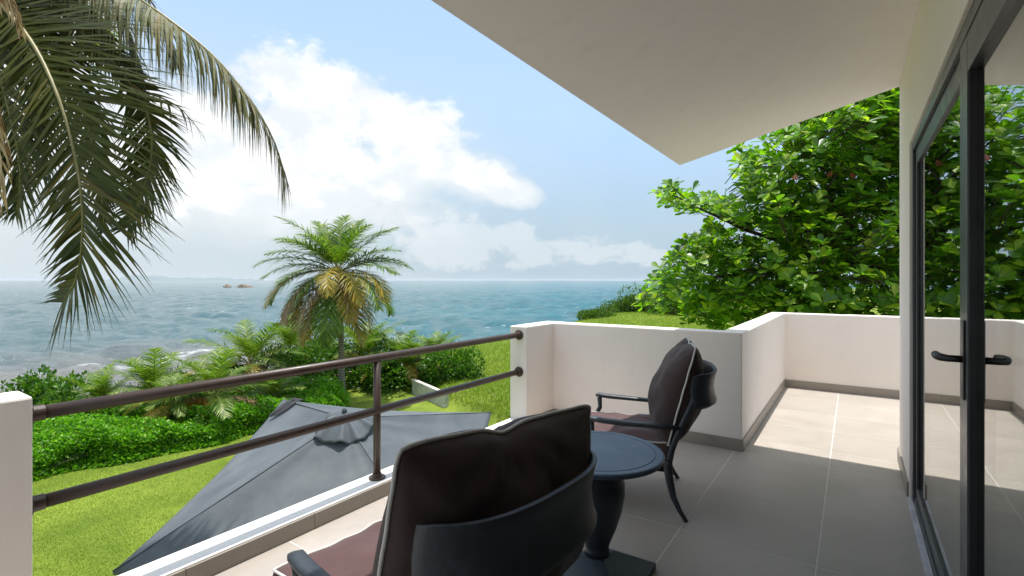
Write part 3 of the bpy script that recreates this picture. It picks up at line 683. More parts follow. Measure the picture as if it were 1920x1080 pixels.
# scrub along the cliff edge of the slope
sc_l = [(862, 31.5, 0.9, 0.35), (912, 32.5, 0.8, 0.35), (945, 33.5, 0.9, 0.42), (1008, 37, 1.2, 0.75), (1112, 40, 1.5, 0.7), (1142, 43, 1.8, 1.1), (1175, 43, 2.0, 1.4), (1207, 42, 2.2, 1.8), (1238, 40, 2.4, 2.1), (1290, 38, 3.0, 2.6)]
lab_ = ['lowest tuft of scrub at the left start of the cliff edge', 'flat scrub on the cliff edge above the grass', 'small scrub bush just left of the balcony pier', 'scrub bush peeking over the balcony wall corner by the surf',
        'low scrub bush right of the surf, first of the rising row', 'second scrub bush of the row rising along the cliff', 'rounded scrub bush halfway up the rising row', 'tall scrub bush near the top of the rising row', 'highest scrub bush touching the horizon', 'large dark shrub behind the broad-leaved tree']
for i, (px, d, a, h_) in enumerate(sc_l):
    x = px_at(px, d); bush('coastal_scrub', x, d, float(ground(x, d))-0.15, a, 1.3, h_, (2600 if i > 3 else 900), (0.17 if i > 3 else 0.13), DARKL, lab_[i], 'bush', 'scrub bushes along the cliff edge', 200+i)

# ------------------------------------------------------------------ broad-leaved tree (sea almond)
poly = [(1225, 340), (1260, 345), (1300, 362), (1372, 372), (1405, 395), (1378, 300), (1372, 262), (1480, 200), (1560, 150), (1700, 60), (2000, 0), (2300, 60), (2300, 760), (1480, 700), (1440, 640), (1330, 618), (1290, 610), (1282, 588),
        (1232, 592), (1195, 572), (1212, 520), (1262, 480), (1268, 455), (1315, 440), (1318, 420), (1350, 418), (1400, 450), (1440, 440), (1400, 432), (1330, 400), (1262, 400), (1225, 365)]
def inside(px, py):
    c_ = False; n = len(poly); j = n-1
    for i in range(n):
        xi, yi = poly[i]; xj, yj = poly[j]
        if (yi > py) != (yj > py) and px < (xj-xi)*(py-yi)/(yj-yi)+xi: c_ = not c_
        j = i
    return c_
tbm = M('dark_tree_bark', 0.9, 0.2); tbm.color(tbm.mix(tbm.mr(tbm.noise(9, 8, 0.7), 0.3, 0.7), (0.030, 0.022, 0.014), (0.085, 0.065, 0.045))); tbm.bump(tbm.noise(25, 6, 0.7), 0.8, 0.03)
TB = S(7.4, 8.6); tree = empty('sea_almond_tree', (TB.x, TB.y, float(ground(7.4, 8.6))))
tz = tree.location.z; TO = Vector(tree.location)
trunk = MB(); crown_c = Vector((TB.x, TB.y, 2.2))
trunk.tube([(0, 0, -0.3), (0.05, 0.08, 1.0), (-0.05, 0.05, 2.4), (0.1, 0.1, 4.2), (0.05, 0.2, 6.5)], [0.26, 0.2, 0.17, 0.12, 0.06], 10)
trunk.build('trunk', tbm.m, tree, smooth=True)
rt = random.Random(11)
hubs = []       # limb ends
for (x, y, z) in [(3.2, 8.4, 2.6), (2.9, 8.2, 1.3), (4.4, 7.6, 3.2), (4.6, 8.6, 2.2), (4.2, 7.2, 1.4), (3.8, 9.2, 0.7), (5.4, 7.4, 4.2), (5.8, 8.2, 3.2), (6.0, 7.2, 2.0), (6.2, 9.4, 4.8), (5.2, 7.8, 0.7), (7.0, 7.4, 3.6), (7.6, 7.8, 1.6),
                  (8.6, 8.2, 3.4), (9.6, 9.0, 2.4), (8.4, 7.6, 0.6), (9.2, 9.6, 4.6), (7.2, 10, 5.6), (6.6, 10.6, 2.2), (10.6, 10, 3.4)]:
    hubs.append(S(x, y, z))
limb = MB()
for h_ in hubs:
    base_z = tz + 1.6 + rt.random()*1.6 + max(0, h_.z-2)*0.5
    p0 = Vector((TB.x, TB.y, base_z)); mid = p0.lerp(h_, 0.5) + Vector((0, 0, 0.15+0.3*rt.random()))
    limb.tube([p0-TO, mid-TO, h_-TO], [0.06, 0.035, 0.014], 7)
limb.build('limbs', tbm.m, tree, smooth=True)
tips = []; tries = 0
while len(tips) < 5400 and tries < 220000:
    tries += 1
    h_ = hubs[rt.randrange(len(hubs))]
    v = Vector((rt.gauss(0, 1), rt.gauss(0, 1), rt.gauss(0, 1))).normalized()*(rt.random()**0.45)*1.55; v.z *= 0.75
    p = h_ + v
    if p.y < 7.35: continue
    x_ = p.x*UY + p.y*UX; y_ = -p.x*UX + p.y*UY
    px, py = 960+938*x_/y_, 526+938*(EYE-p.z)/y_
    if y_ < 5.9: continue
    if not inside(px, py): continue
    if px < 1600 and rt.random() > 0.93: continue
    tips.append((p, h_))
# the long branch that reaches out to the left
for i in range(17):
    t = i/16; px = 1242 + (1420-1242)*t; py = 352 + 70*t + rt.uniform(-12, 22); p = S((px-960)/938*7.9, 7.9+rt.uniform(-.3, .3), EYE+(526-py)/938*7.9); tips.append((p, S((1450-960)/938*8, 8, EYE+(526-440)/938*8) if i > 11 else S((px+40-960)/938*8, 8, EYE+(526-(368+70*t))/938*8)))
twig = MB()
for (p, h_) in tips:
    m_ = p.lerp(h_, 0.5) + Vector((0, 0, -0.1)); twig.tube([h_.lerp(p, 0.62)+Vector((0, 0, -0.07))-TO, h_.lerp(p, 0.85)+Vector((0, 0, -0.045))-TO, p-TO], [0.006, 0.005, 0.004], 4, caps=False)
tw = twig.build('twigs', tbm.m, tree, smooth=True); tag(tw, kind='stuff')
br = MB(); br.tube([S((1700-960)/938*8.3, 8.3, EYE+(526-500)/938*8.3)-TO, S((1520-960)/938*8.1, 8.1, EYE+(526-470)/938*8.1)-TO, S((1400-960)/938*8, 8, EYE+(526-432)/938*8)-TO, S((1300-960)/938*7.9, 7.9, EYE+(526-385)/938*7.9)-TO, S((1245-960)/938*7.9, 7.9, EYE+(526-358)/938*7.9)-TO], [0.05, 0.04, 0.028, 0.016, 0.008], 7)
br.tube([S((1640-960)/938*7.6, 7.6, EYE+(526-470)/938*7.6)-TO, S((1545-960)/938*7.4, 7.4, EYE+(526-365)/938*7.4)-TO, S((1470-960)/938*7.4, 7.4, EYE+(526-300)/938*7.4)-TO], [0.035, 0.022, 0.01], 6)
br.tube([S((1545-960)/938*7.4, 7.4, EYE+(526-365)/938*7.4)-TO, S((1590-960)/938*7.4, 7.4, EYE+(526-290)/938*7.4)-TO], [0.02, 0.008], 6)
br.build('branch', tbm.m, tree, smooth=True)
PL = []; DL = []; NL = []; SL = []
for (p, h_) in tips:
    ax = (p-h_).normalized()*0.5 + Vector((0, 0, 0.8)); ax.normalize()
    a_ = ax.orthogonal().normalized(); b_ = ax.cross(a_); n = rt.randint(6, 9); ph = rt.random()*6.28
    for k in range(n):
        th = ph + k*2*math.pi/n + rt.uniform(-.25, .25); el_ = R(rt.uniform(2, 48))
        d = (a_*math.cos(th)+b_*math.sin(th))*math.cos(el_) + ax*math.sin(el_); d.normalize()
        n_ = ax - d*ax.dot(d); n_ = (n_.normalized() + Vector((rt.gauss(0, .22), rt.gauss(0, .22), rt.gauss(0, .1)))); n_ = (n_ - d*n_.dot(d)).normalized()
        PL.append(p - TO + d*0.01); DL.append(d); NL.append(n_); SL.append(0.085 + 0.10*rt.random()**0.8)
order = sorted(range(len(PL)), key=lambda i: ((PL[i]+TO)-Vector((0, 0, EYE))).length - SL[i]*4)
def vis(i):
    p = PL[i]+TO; x_ = p.x*UY+p.y*UX; y_ = -p.x*UX+p.y*UY; px = 960+938*x_/y_; return 1200 < px < 1684
front = [i for i in order if vis(i)][:297]; fs = set(front); rest = [i for i in range(len(PL)) if i not in fs]
TV, TF = obovate(0.30)
arr = lambda L_, ids: np.array([tuple(L_[i]) for i in ids])
fo_ = scatter('foliage', TV, TF, arr(PL, rest), arr(DL, rest), arr(NL, rest), np.array([SL[i] for i in rest]), ALMOND, tree, True); tag(fo_, kind='stuff')
leafme = []
for j in range(6):
    me = bpy.data.meshes.new('leaf'); tv, tf = obovate(0.27+0.012*j, curl=0.04+0.04*j, fold=0.03+0.02*(j % 3)); me.from_pydata(tv, [], tf); me.update()
    me.polygons.foreach_set('use_smooth', [True]*len(me.polygons)); leafme.append(me)
obr = M('single_leaf', 0.33, 0.5); oi = obr.n('ShaderNodeObjectInfo')
cc = obr.ramp(oi.outputs['Random'], [(0, (0.045, 0.12, 0.010)), (0.4, (0.10, 0.22, 0.015)), (0.75, (0.19, 0.33, 0.02)), (0.9, (0.30, 0.42, 0.025)), (1, (0.36, 0.40, 0.03))]); obr.color(cc)
tr = obr.n('ShaderNodeBsdfTranslucent'); obr.l(obr.mix(1.0, cc, (1.6, 1.9, 0.5), 'MULTIPLY'), tr.inputs['Color']); ms = obr.n('ShaderNodeMixShader'); ms.inputs[0].default_value = 0.5
obr.l(obr.p.outputs[0], ms.inputs[1]); obr.l(tr.outputs[0], ms.inputs[2]); obr.l(ms.outputs[0], obr.out.inputs['Surface'])
for me in leafme: me.materials.append(obr.m)
redme = leafme[2].copy(); redme.materials.clear(); redme.materials.append(REDLEAF)
def mat_of(p, d, n_, s_):
    x_ = d.cross(n_); m = Matrix(((x_.x*s_, d.x*s_, n_.x*s_, p.x), (x_.y*s_, d.y*s_, n_.y*s_, p.y), (x_.z*s_, d.z*s_, n_.z*s_, p.z), (0, 0, 0, 1))); return m
for j, i in enumerate(front):
    o = link('leaf', leafme[j % 6], tree); o.matrix_local = mat_of(PL[i], Vector(DL[i]), Vector(NL[i]), SL[i])
for (px, py) in ((1492, 325), (1560, 320), (1597, 322)):
    p = S((px-960)/938*7.0, 7.0, EYE+(526-py)/938*7.0) - TO; d = Vector((rt.uniform(-1, 1), -0.4, -0.5)).normalized(); n_ = Vector((0.1, -0.9, 0.5)); n_ = (n_-d*n_.dot(d)).normalized()
    o = link('leaf', redme, tree); o.matrix_local = mat_of(p, d, n_, 0.12); o['label'] = 'dull red dying leaf'
tag(tree, 'large broad-leaved tree with whorls of glossy leaves beyond the balcony wall', 'tree')

# ------------------------------------------------------------------ near coconut palm (crown above the top left corner)
def pz(px, py, d): return S((px-960)/938*d, d, EYE+(526-py)/938*d)
near = empty('coconut_palm', S(-6.6, 5.6, -3.3)); NO = Vector(near.location)
tm = MB(); ct = pz(-95, -140, 5.2)
tm.tube([Vector((0, 0, -0.3)), Vector((0.05, 0, 1.5)), (ct-NO)*0.6+Vector((0.1, 0, 0.2)), (ct-NO)*0.85, ct-NO], [0.22, 0.16, 0.14, 0.13, 0.15], 14)
tm.build('trunk', PBARK, near, smooth=True)
rf = random.Random(5)
def near_frond(path, n, ll, wid, up, mat, objs=0, label=None, **k):
    path = [p if isinstance(p, Vector) else pz(*p) for p in path]; path = [p-NO for p in path]
    rc, lv = frond_geo(path, n, ll, wid, up, r=rf, segs=5, **k)
    fo = rc.build('frond', RACHIS, near, smooth=True)
    if label: fo['label'] = label
    step = max(1, len(lv)//objs) if objs else 0
    take = set(range(0, len(lv), step)) if objs else set()
    m = MB(); cnt = 0
    for i, (V_, F_) in enumerate(lv):
        if i in take and cnt < objs:
            q = MB(); q.add(V_, F_); q.build('leaflet', mat, fo); cnt += 1
        else: m.add(V_, F_)
    if m.f: tag(m.build('leaflets', mat, fo), kind='stuff')
    return fo
FWD = -S(0, 1)          # towards the balcony
# long arching frond across the top, sunlit, leaflets hanging
near_frond([ct, (60, -120, 5.0), (190, -45, 4.9), (300, 25, 4.8), (400, 105, 4.8), (470, 190, 4.8), (512, 260, 4.85), (532, 325, 4.9)], 210, 0.92, 0.027, Vector((0, 0, 1)), PALMY, 60, 'sunlit arching frond with pale hanging leaflets', pf=0.52, spread=52, droop=0.75, jitter=0.08, thick=0.03, start=0.12, vee=0.0)
# big hanging frond at the left
near_frond([ct, (-20, -20, 4.7), (60, 80, 4.4), (112, 190, 4.2), (142, 300, 4.15), (155, 400, 4.15), (150, 490, 4.2), (138, 535, 4.25), (118, 566, 4.3)], 165, 1.12, 0.029, FWD+Vector((0, 0, 0.5)), PALMN, 120, 'large hanging frond reaching down to the sea line', asym=(1.12, 0.66), pf=0.42, close=0.18, spread=56, droop=0.07, jitter=0.05, thick=0.032, start=0.10, vee=0.12)
# middle frond
near_frond([ct, (0, -60, 5.0), (95, 0, 4.8), (170, 78, 4.7), (225, 130, 4.7), (262, 185, 4.75)], 120, 0.62, 0.028, FWD+Vector((0, 0, 0.7)), PALMN, 50, None, asym=(1.0, 0.7), spread=52, droop=0.22, jitter=0.12, thick=0.03, start=0.14, vee=0.1)
# second hanging frond
near_frond([(235, 135, 4.85), (268, 190, 4.8), (284, 250, 4.8), (282, 310, 4.85), (262, 375, 4.9), (240, 425, 4.95)], 80, 0.56, 0.028, FWD+Vector((0, 0, 0.3)), PALMN, 50, 'hanging frond, bent over and drooping', pf=0.5, close=0.15, spread=52, droop=0.08, jitter=0.06, thick=0.02, start=0.05, vee=0.1)
near_frond([ct, (10, -60, 5.0), (70, 30, 4.9), (128, 130, 4.8), (165, 235, 4.8), (188, 340, 4.85), (196, 430, 4.9)], 110, 0.50, 0.026, FWD+Vector((0.3, 0, 0.3)), PALMN, 0, None, pf=0.4, close=0.2, spread=44, droop=0.15, jitter=0.12, thick=0.026, start=0.12, vee=0.0)
near_frond([ct, (-30, -40, 5.1), (30, 30, 5.1), (70, 120, 5.0), (88, 220, 5.0), (80, 330, 5.1)], 110, 0.75, 0.028, FWD+Vector((-0.2, 0, 0.3)), PALMN, 0, None, pf=0.4, close=0.2, spread=50, droop=0.15, jitter=0.1, thick=0.026, start=0.12, vee=0.0)
# fronds behind
near_frond([ct, (20, -130, 5.6), (120, -90, 5.6), (200, -20, 5.6), (240, 60, 5.7), (262, 140, 5.8)], 120, 0.85, 0.028, Vector((0, 0, 1)), PALMN, 0, None, spread=50, droop=0.6, jitter=0.12, thick=0.03, start=0.12, vee=0.0)
near_frond([ct, (80, -150, 5.4), (180, -90, 5.4), (262, -25, 5.4), (310, 50, 5.5), (330, 120, 5.6)], 100, 0.75, 0.028, Vector((0, 0, 1)), PALMN, 0, None, spread=50, droop=0.7, jitter=0.12, thick=0.026, start=0.12, vee=0.0)
near_frond([ct, (-60, 0, 4.9), (-10, 110, 4.8), (20, 220, 4.8), (38, 320, 4.9), (30, 400, 5.0)], 110, 0.85, 0.030, FWD+Vector((0, 0, 0.3)), PALMN, 0, None, spread=50, droop=0.2, jitter=0.12, thick=0.03, start=0.1, vee=0.05)
# dead brown fronds at the far left
near_frond([ct, (-70, 60, 3.7), (-40, 150, 3.6), (-12, 230, 3.6), (2, 320, 3.6), (-10, 420, 3.65)], 110, 0.42, 0.020, FWD, PALMD, 20, 'dead brown frond at the left edge', spread=42, droop=0.5, jitter=0.2, thick=0.03, start=0.15, vee=0.0, bare=0.15)
near_frond([ct, (-60, -60, 3.7), (-10, -20, 3.6), (25, 15, 3.6), (40, 60, 3.65)], 80, 0.36, 0.026, FWD, PALMD, 0, 'dry grey frond in the top left corner', spread=40, droop=0.6, jitter=0.25, thick=0.02, start=0.2, vee=0.0, bare=0.1)
near_frond([(255, 165, 4.8), (300, 182, 4.75), (340, 205, 4.75), (378, 250, 4.8)], 9, 0.35, 0.024, Vector((0, 0, 1)), PALMN, 0, 'ragged broken frond tip', spread=35, droop=0.35, jitter=0.2, thick=0.010, start=0.1, vee=0.0)
for k, (a_, ri, fa) in enumerate([(130, 70, 20), (165, 45, 45), (200, 60, 25), (235, 35, 55), (270, 15, 70), (150, 10, 70), (185, 0, 78), (215, -15, 82), (110, 40, 50)]):
    o = link('frond', frond_mesh('green', ri, fa, 300+k, 3.2, 90, 3, 0.85, 0.034), near); o.location = ct-NO; o.rotation_euler = (0, 0, R(bear(a_)))
tag(near, 'near coconut palm whose crown hangs into the top left corner', 'palm tree')

# ------------------------------------------------------------------ balcony structure
XI, XO = -2.34, -2.50          # sea-side curb, inner and outer face
YW = 4.13; YB = 6.95; XR = -0.70; XD = 0.275
slab = MB(); 
slab.box(XO, 4.2, -3.0, YW+0.16, -0.30, -0.0012)
sl = slab.build('floor', GROUT); 
s2 = MB(); s2.box(XR-0.16, 4.2, YW+0.16, YB+0.16, -0.30, -0.0012)
tag(sl, 'balcony floor of large grey porcelain tiles with pale joints', kind='structure')
sl2 = s2.build('floor', GROUT); tag(sl2, 'far arm of the balcony floor, grey tiles partly in sun', kind='structure')
# tiles: 0.61 m grid, joints 4 mm
T = 0.612; jx0 = -0.140; jy0 = 2.660; G = 0.0045
def clip_tile(x0, x1, y0, y1, par, mn):
    xa, xb = max(x0, mn[0]), min(x1, mn[1]); ya, yb = max(y0, mn[2]), min(y1, mn[3])
    if xb-xa < 0.02 or yb-ya < 0.02: return
    m = MB(); m.box(xa+G/2+0.001, xb-G/2-0.001, ya+G/2+0.001, yb-G/2-0.001, -0.011, 0.0)
    o = m.build('floor_tile', TILE, par, bevel=0.0012, bseg=1)
for i in range(-4, 8):
    for j in range(-9, 8):
        x0 = jx0+i*T; y0 = jy0+j*T
        if y0+T < -0.6 or x0 > 0.30 and y0 < 3.8 and x0 > 1.0: continue
        if y0 < YW: clip_tile(x0, x0+T, y0, min(y0+T, 99), sl, (XI+0.008, XD+0.03 if y0+T < 4.7 else 4.1, -1.5, YW-0.006))
        clip_tile(x0, x0+T, y0, y0+T, sl2, (XR+0.008, 4.1, YW-0.004 if y0 < YW else -9, YB-0.008))
# curb under the railing, parapets
box_obj_ = box_obj
curb = box_obj('curb', XO, XI, 0.50, 3.645, -0.30, 0.088, CURB, bevel=0.004); tag(curb, 'low white curb under the sea-side railing', 'curb')
H_ = 0.90
def wall_poly(name, outline, z0, z1, mat, label, bev=0.009):
    m = MB(); n = len(outline); vs = [(x, y, z0) for x, y in outline] + [(x, y, z1) for x, y in outline]
    m.add(vs, [tuple(reversed(range(n))), tuple(range(n, 2*n))] + [(i, (i+1) % n, n+(i+1) % n, n+i) for i in range(n)])
    o = m.build(name, mat, bevel=bev); tag(o, label, 'parapet wall'); return o
par = wall_poly('parapet_wall', [(XO-0.012, 3.65), (XI, 3.65), (XI, YW), (XR-0.155+0.155, YW), (XR, YB), (4.2, YB), (4.2, YB+0.16), (XR-0.16, YB+0.16), (XR-0.16, YW+0.16), (XO-0.012, YW+0.16)], -0.30, H_, WALL,
                'cream stepped parapet wall wrapping the far corner of the balcony')
par2 = wall_poly('parapet_wall', [(XO-0.012, -3.0), (XI, -3.0), (XI, 0.495), (XO-0.012, 0.495)], -0.30, H_, WALL, 'cream wall end at the near left, left of the railing')
# house fabric below the balcony so nothing floats
hb_ = MB(); hb_.box(-2.2, 4.2, -3, 3.9, -3.6, -0.302); hb_.box(-0.6, 4.2, 3.9, 6.7, -3.6, -0.302)
tag(hb_.build('house_wall', WALL), 'cream house wall below the balcony', 'wall')
# skirting tiles: pieces along every face, proud of the wall
def skirt(par_, x0, y0, x1, y1, nx_, ny_, first=0.0, z1=0.090):
    dx, dy = x1-x0, y1-y0; Ln = math.hypot(dx, dy); dx /= Ln; dy /= Ln; s = first if first else 0.0; cuts = [0.0]
    if first: cuts.append(first)
    while cuts[-1] + T < Ln: cuts.append(cuts[-1]+T)
    cuts.append(Ln)
    for a, b in zip(cuts, cuts[1:]):
        if b-a < 0.01: continue
        a += 0.0015; b -= 0.0015; th = 0.011
        p = [(x0+dx*a, y0+dy*a), (x0+dx*b, y0+dy*b)]; q = [(p[1][0]+nx_*th, p[1][1]+ny_*th), (p[0][0]+nx_*th, p[0][1]+ny_*th)]
        ring = p+q; m = MB(); m.add([(x, y, 0.001) for x, y in ring]+[(x, y, z1) for x, y in ring], [(3, 2, 1, 0), (4, 5, 6, 7), (0, 1, 5, 4), (1, 2, 6, 5), (2, 3, 7, 6), (3, 0, 4, 7)])
        m.build('skirting_tile', SKIRT, par_)
skirt(curb, XI+0.0005, 0.50, XI+0.0005, 3.645, 1, 0, 0.47, 0.080)
skirt(par, XI+0.0005, 3.652, XI+0.0005, YW-0.0005, 1, 0, 0.29)
skirt(par, XI+0.013, YW-0.0005, XR+0.0115, YW-0.0005, 0, -1, 0.42)
skirt(par, XR+0.0005, YW+0.0, XR+0.0005, YB-0.013, 1, 0, 0.02)
skirt(par, XR+0.0005, YB-0.0005, 4.1, YB-0.0005, 0, -1, 0.55)
skirt(par2, XI+0.0005, -2.9, XI+0.0005, 0.495, 1, 0, 0.3, 0.090)

# railing
rail = empty('railing', (-2.42, 2.07, 0.088)); RO = Vector(rail.location)
XRL = -2.415
for z in (0.825, 0.503):
    m = MB(); m.tube([Vector((XRL, 0.508, z))-RO, Vector((XRL, 3.64, z))-RO], 0.0245, 20); m.build('rail', RAIL, rail, smooth=True, bevel=0)
    for y0, y1 in ((0.496, 0.512), (3.633, 3.649)):
        m = MB(); sgn = 1 if y0 < 1 else -1
        ya, yb = (y0, y1) if sgn > 0 else (y1, y0)
        m.tube([Vector((XRL, ya, z))-RO, Vector((XRL, ya+sgn*0.007, z))-RO, Vector((XRL, ya+sgn*0.010, z))-RO, Vector((XRL, ya+sgn*0.012, z))-RO, Vector((XRL, ya+sgn*0.045, z))-RO], [0.044, 0.044, 0.040, 0.029, 0.028], 24)
        m.build('flange', RAIL, rail, smooth=False, bevel=0.001)
m = MB(); m.tube([Vector((XRL, 2.07, 0.086))-RO, Vector((XRL, 2.07, 0.808))-RO], 0.0225, 20, up=(1, 0, 0)); m.build('post', RAIL, rail, smooth=True)
m = MB(); m.lathe([(0.052, 0.0), (0.052, 0.008), (0.048, 0.012), (0.030, 0.013), (0.027, 0.03), (0.024, 0.032)], 28, (XRL-RO.x, 0)); m.build('base_plate', RAIL, rail, bevel=0.001)
tag(rail, 'dark brown tubular metal railing with two rails and one post', 'railing')

# door wall: pier, lintel, sloping soffit
ZE, ZH = 2.335, 2.700          # soffit height at the eave (X=-1.29) and at the wall
YE = 4.56; XE = -1.29
slope = (ZH-ZE)/(XD-XE)
wallm = MB()
def zc(x): return ZE + slope*(x-XE)
w1 = MB(); w1.box(XD, XD+0.22, 3.80, YE-0.012, -0.011, zc(XD)-0.002); 
w1.box(XD, XD+0.22, -3.0, 3.80, 2.115, zc(XD)-0.002)
hw = w1.build('house_wall', WALL, bevel=0.004); tag(hw, 'cream wall with the glass door in it, its end to the right of the balcony', 'wall')
w2 = MB(); w2.box(XD+0.22, 4.2, YE-0.24, YE-0.014, -0.011, 3.2); tag(w2.build('house_wall', WALL), 'cream return wall of the house round the corner from the door', 'wall')
skirt(hw, XD-0.0005, 3.808, XD-0.0005, YE-0.012, -1, 0, 0, 0.095)
m = MB(); m.box(XD-0.012, XD+0.2, YE-0.011, YE-0.0005, 0.001, 0.095); m.build('skirting_tile', SKIRT, hw)
rf_ = MB(); th = 0.20
rf_.add([(XE, -3, ZE), (3.6, -3, zc(3.6)), (3.6, YE, zc(3.6)), (XE, YE, ZE), (XE, -3, ZE+th), (3.6, -3, zc(3.6)+th), (3.6, YE, zc(3.6)+th), (XE, YE, ZE+th)],
        [(0, 3, 2, 1), (4, 5, 6, 7), (0, 1, 5, 4), (1, 2, 6, 5), (2, 3, 7, 6), (3, 0, 4, 7)])
rfo = rf_.build('roof_canopy', CEIL, bevel=0.003); tag(rfo, 'sloping plastered roof overhang above the balcony', 'roof')
# room behind the glass
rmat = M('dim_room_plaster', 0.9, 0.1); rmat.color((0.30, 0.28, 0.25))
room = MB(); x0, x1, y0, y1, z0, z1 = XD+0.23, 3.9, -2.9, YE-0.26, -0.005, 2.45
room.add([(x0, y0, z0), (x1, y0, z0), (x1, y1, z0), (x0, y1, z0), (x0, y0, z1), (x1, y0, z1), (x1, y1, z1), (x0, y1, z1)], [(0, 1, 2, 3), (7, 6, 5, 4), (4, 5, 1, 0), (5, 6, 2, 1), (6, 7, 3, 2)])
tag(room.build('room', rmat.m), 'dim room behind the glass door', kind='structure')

# door: frame, fixed leaf, opening leaf with lever handle
door = empty('glass_door', (XD+0.05, 2.6, 0)); DO = Vector(door.location)
gl = M('door_glass', 0.0, 0.5); gl.p.inputs['Transmission Weight'].default_value = 1.0; gl.p.inputs['IOR'].default_value = 1.62; gl.color((0.80, 0.86, 0.83)); GLASS = gl.m
def dbox(name, xa, xb, ya, yb, za, zb, mat, parent=None, bevel=0.0015):
    m = MB(); m.box(xa-DO.x, xb-DO.x, ya-DO.y, yb-DO.y, za-DO.z, zb-DO.z); return m.build(name, mat, parent or door, bevel=bevel)
fx = XD+0.012
dbox('frame_jamb', fx, fx+0.11, 3.735, 3.797, 0.0, 2.11, DOORM); dbox('frame_head', fx, fx+0.11, -2.9, 3.735, 2.062, 2.11, DOORM); dbox('threshold', fx+0.006, fx+0.11, -2.9, 3.735, 0.001, 0.035, DOORM)
dbox('threshold_strip', XD-0.012, fx+0.004, -2.9, 3.80, 0.002, 0.009, SILL)
dbox('gasket', fx+0.012, fx+0.05, 3.722, 3.734, 0.036, 2.06, GASKET, bevel=0)
def leafd(ya, yb, xoff, st, hd, gd=0.024):
    """leaf between ya (near) and yb (far)"""
    g0 = fx+xoff; g1 = g0+0.052
    dbox('stile', g0, g1, yb-st, yb, 0.04, 2.058, DOORM); dbox('stile', g0, g1, ya, ya+st, 0.04, 2.058, DOORM)
    dbox('top_rail', g0+0.0006, g1-0.0006, ya+st, yb-st, 2.058-hd, 2.057, DOORM); dbox('bottom_rail', g0+0.0006, g1-0.0006, ya+st, yb-st, 0.041, 0.04+hd*0.8, DOORM)
    for q in ((yb-st-0.010, yb-st-0.0005), (ya+st+0.0005, ya+st+0.010)): dbox('gasket', g0+0.004, g0+0.050, q[0], q[1], 0.04+hd*0.8, 2.058-hd, GASKET, bevel=0)
    dbox('glass_pane', g0+gd+0.016, g0+gd+0.020, ya+st+0.0006, yb-st-0.0006, 0.04+hd*0.8, 2.058-hd, GLASS, bevel=0)
    dbox('glass_pane', g0+gd, g0+gd+0.004, ya+st+0.0006, yb-st-0.0006, 0.04+hd*0.8, 2.058-hd, GLASS, bevel=0)
leafd(2.15, 3.718, 0.014, 0.040, 0.085, 0.010)
leafd(0.92, 2.185, 0.002, 0.125, 0.115, 0.020)
leafd(-0.6, 0.915, 0.030, 0.085, 0.085)
hx = fx+0.008
hp = dbox('handle_plate', hx-0.012, hx-0.0065, 2.085, 2.120, 0.925, 1.175, HANDLE, bevel=0.003)
m = MB(); hy = 2.102; hz = 1.052
m.tube([Vector((hx-0.010, hy, hz))-DO, Vector((hx-0.045, hy, hz))-DO, Vector((hx-0.062, hy+0.012, hz+0.001))-DO, Vector((hx-0.068, hy+0.040, hz+0.001))-DO, Vector((hx-0.067, hy+0.085, hz))-DO, Vector((hx-0.062, hy+0.128, hz-0.002))-DO],
       [0.011, 0.011, 0.0125, 0.013, 0.0125, 0.010], 14)
m.build('lever', HANDLE, hp, smooth=True)
tag(door, 'dark framed glass door with a black lever handle, reflecting the balcony', 'door')

# ------------------------------------------------------------------ umbrella below the railing
UC = S(-1.87, 5.70, EYE-2.19); 
umb = empty('patio_umbrella', (UC.x, UC.y, -3.3)); UO = Vector(umb.location)
ga, gb, gc = -0.05, 0.27, 0.04
Rm = Matrix.Rotation(gb, 3, 'X') @ Matrix.Rotation(gc, 3, 'Y') @ Matrix.Rotation(ga, 3, 'Z')
def SU(v):                       # canopy frame -> local of the umbrella root
    w_ = Rm @ Vector(v); x = -1.87+w_.x; y = 5.70+w_.y; z = EYE-2.19+w_.z
    return S(x, y, z) - UO
hs = 1.5; ah = 0.70
def canopy_z(u, v):              # pyramid with stretched, slightly sagging panels
    m_ = max(abs(u), abs(v)); n_ = min(abs(u), abs(v))
    z = ah*(1-m_); ridge = n_/m_ if m_ > 1e-6 else 1
    z -= 0.055*math.sin(math.pi*min(1, m_))*(1-ridge**2)
    z -= 0.035*(1-ridge**2)*m_**3
    return z
corners = [(-1, 1), (1, 1), (1, -1), (-1, -1)]
N_ = 26
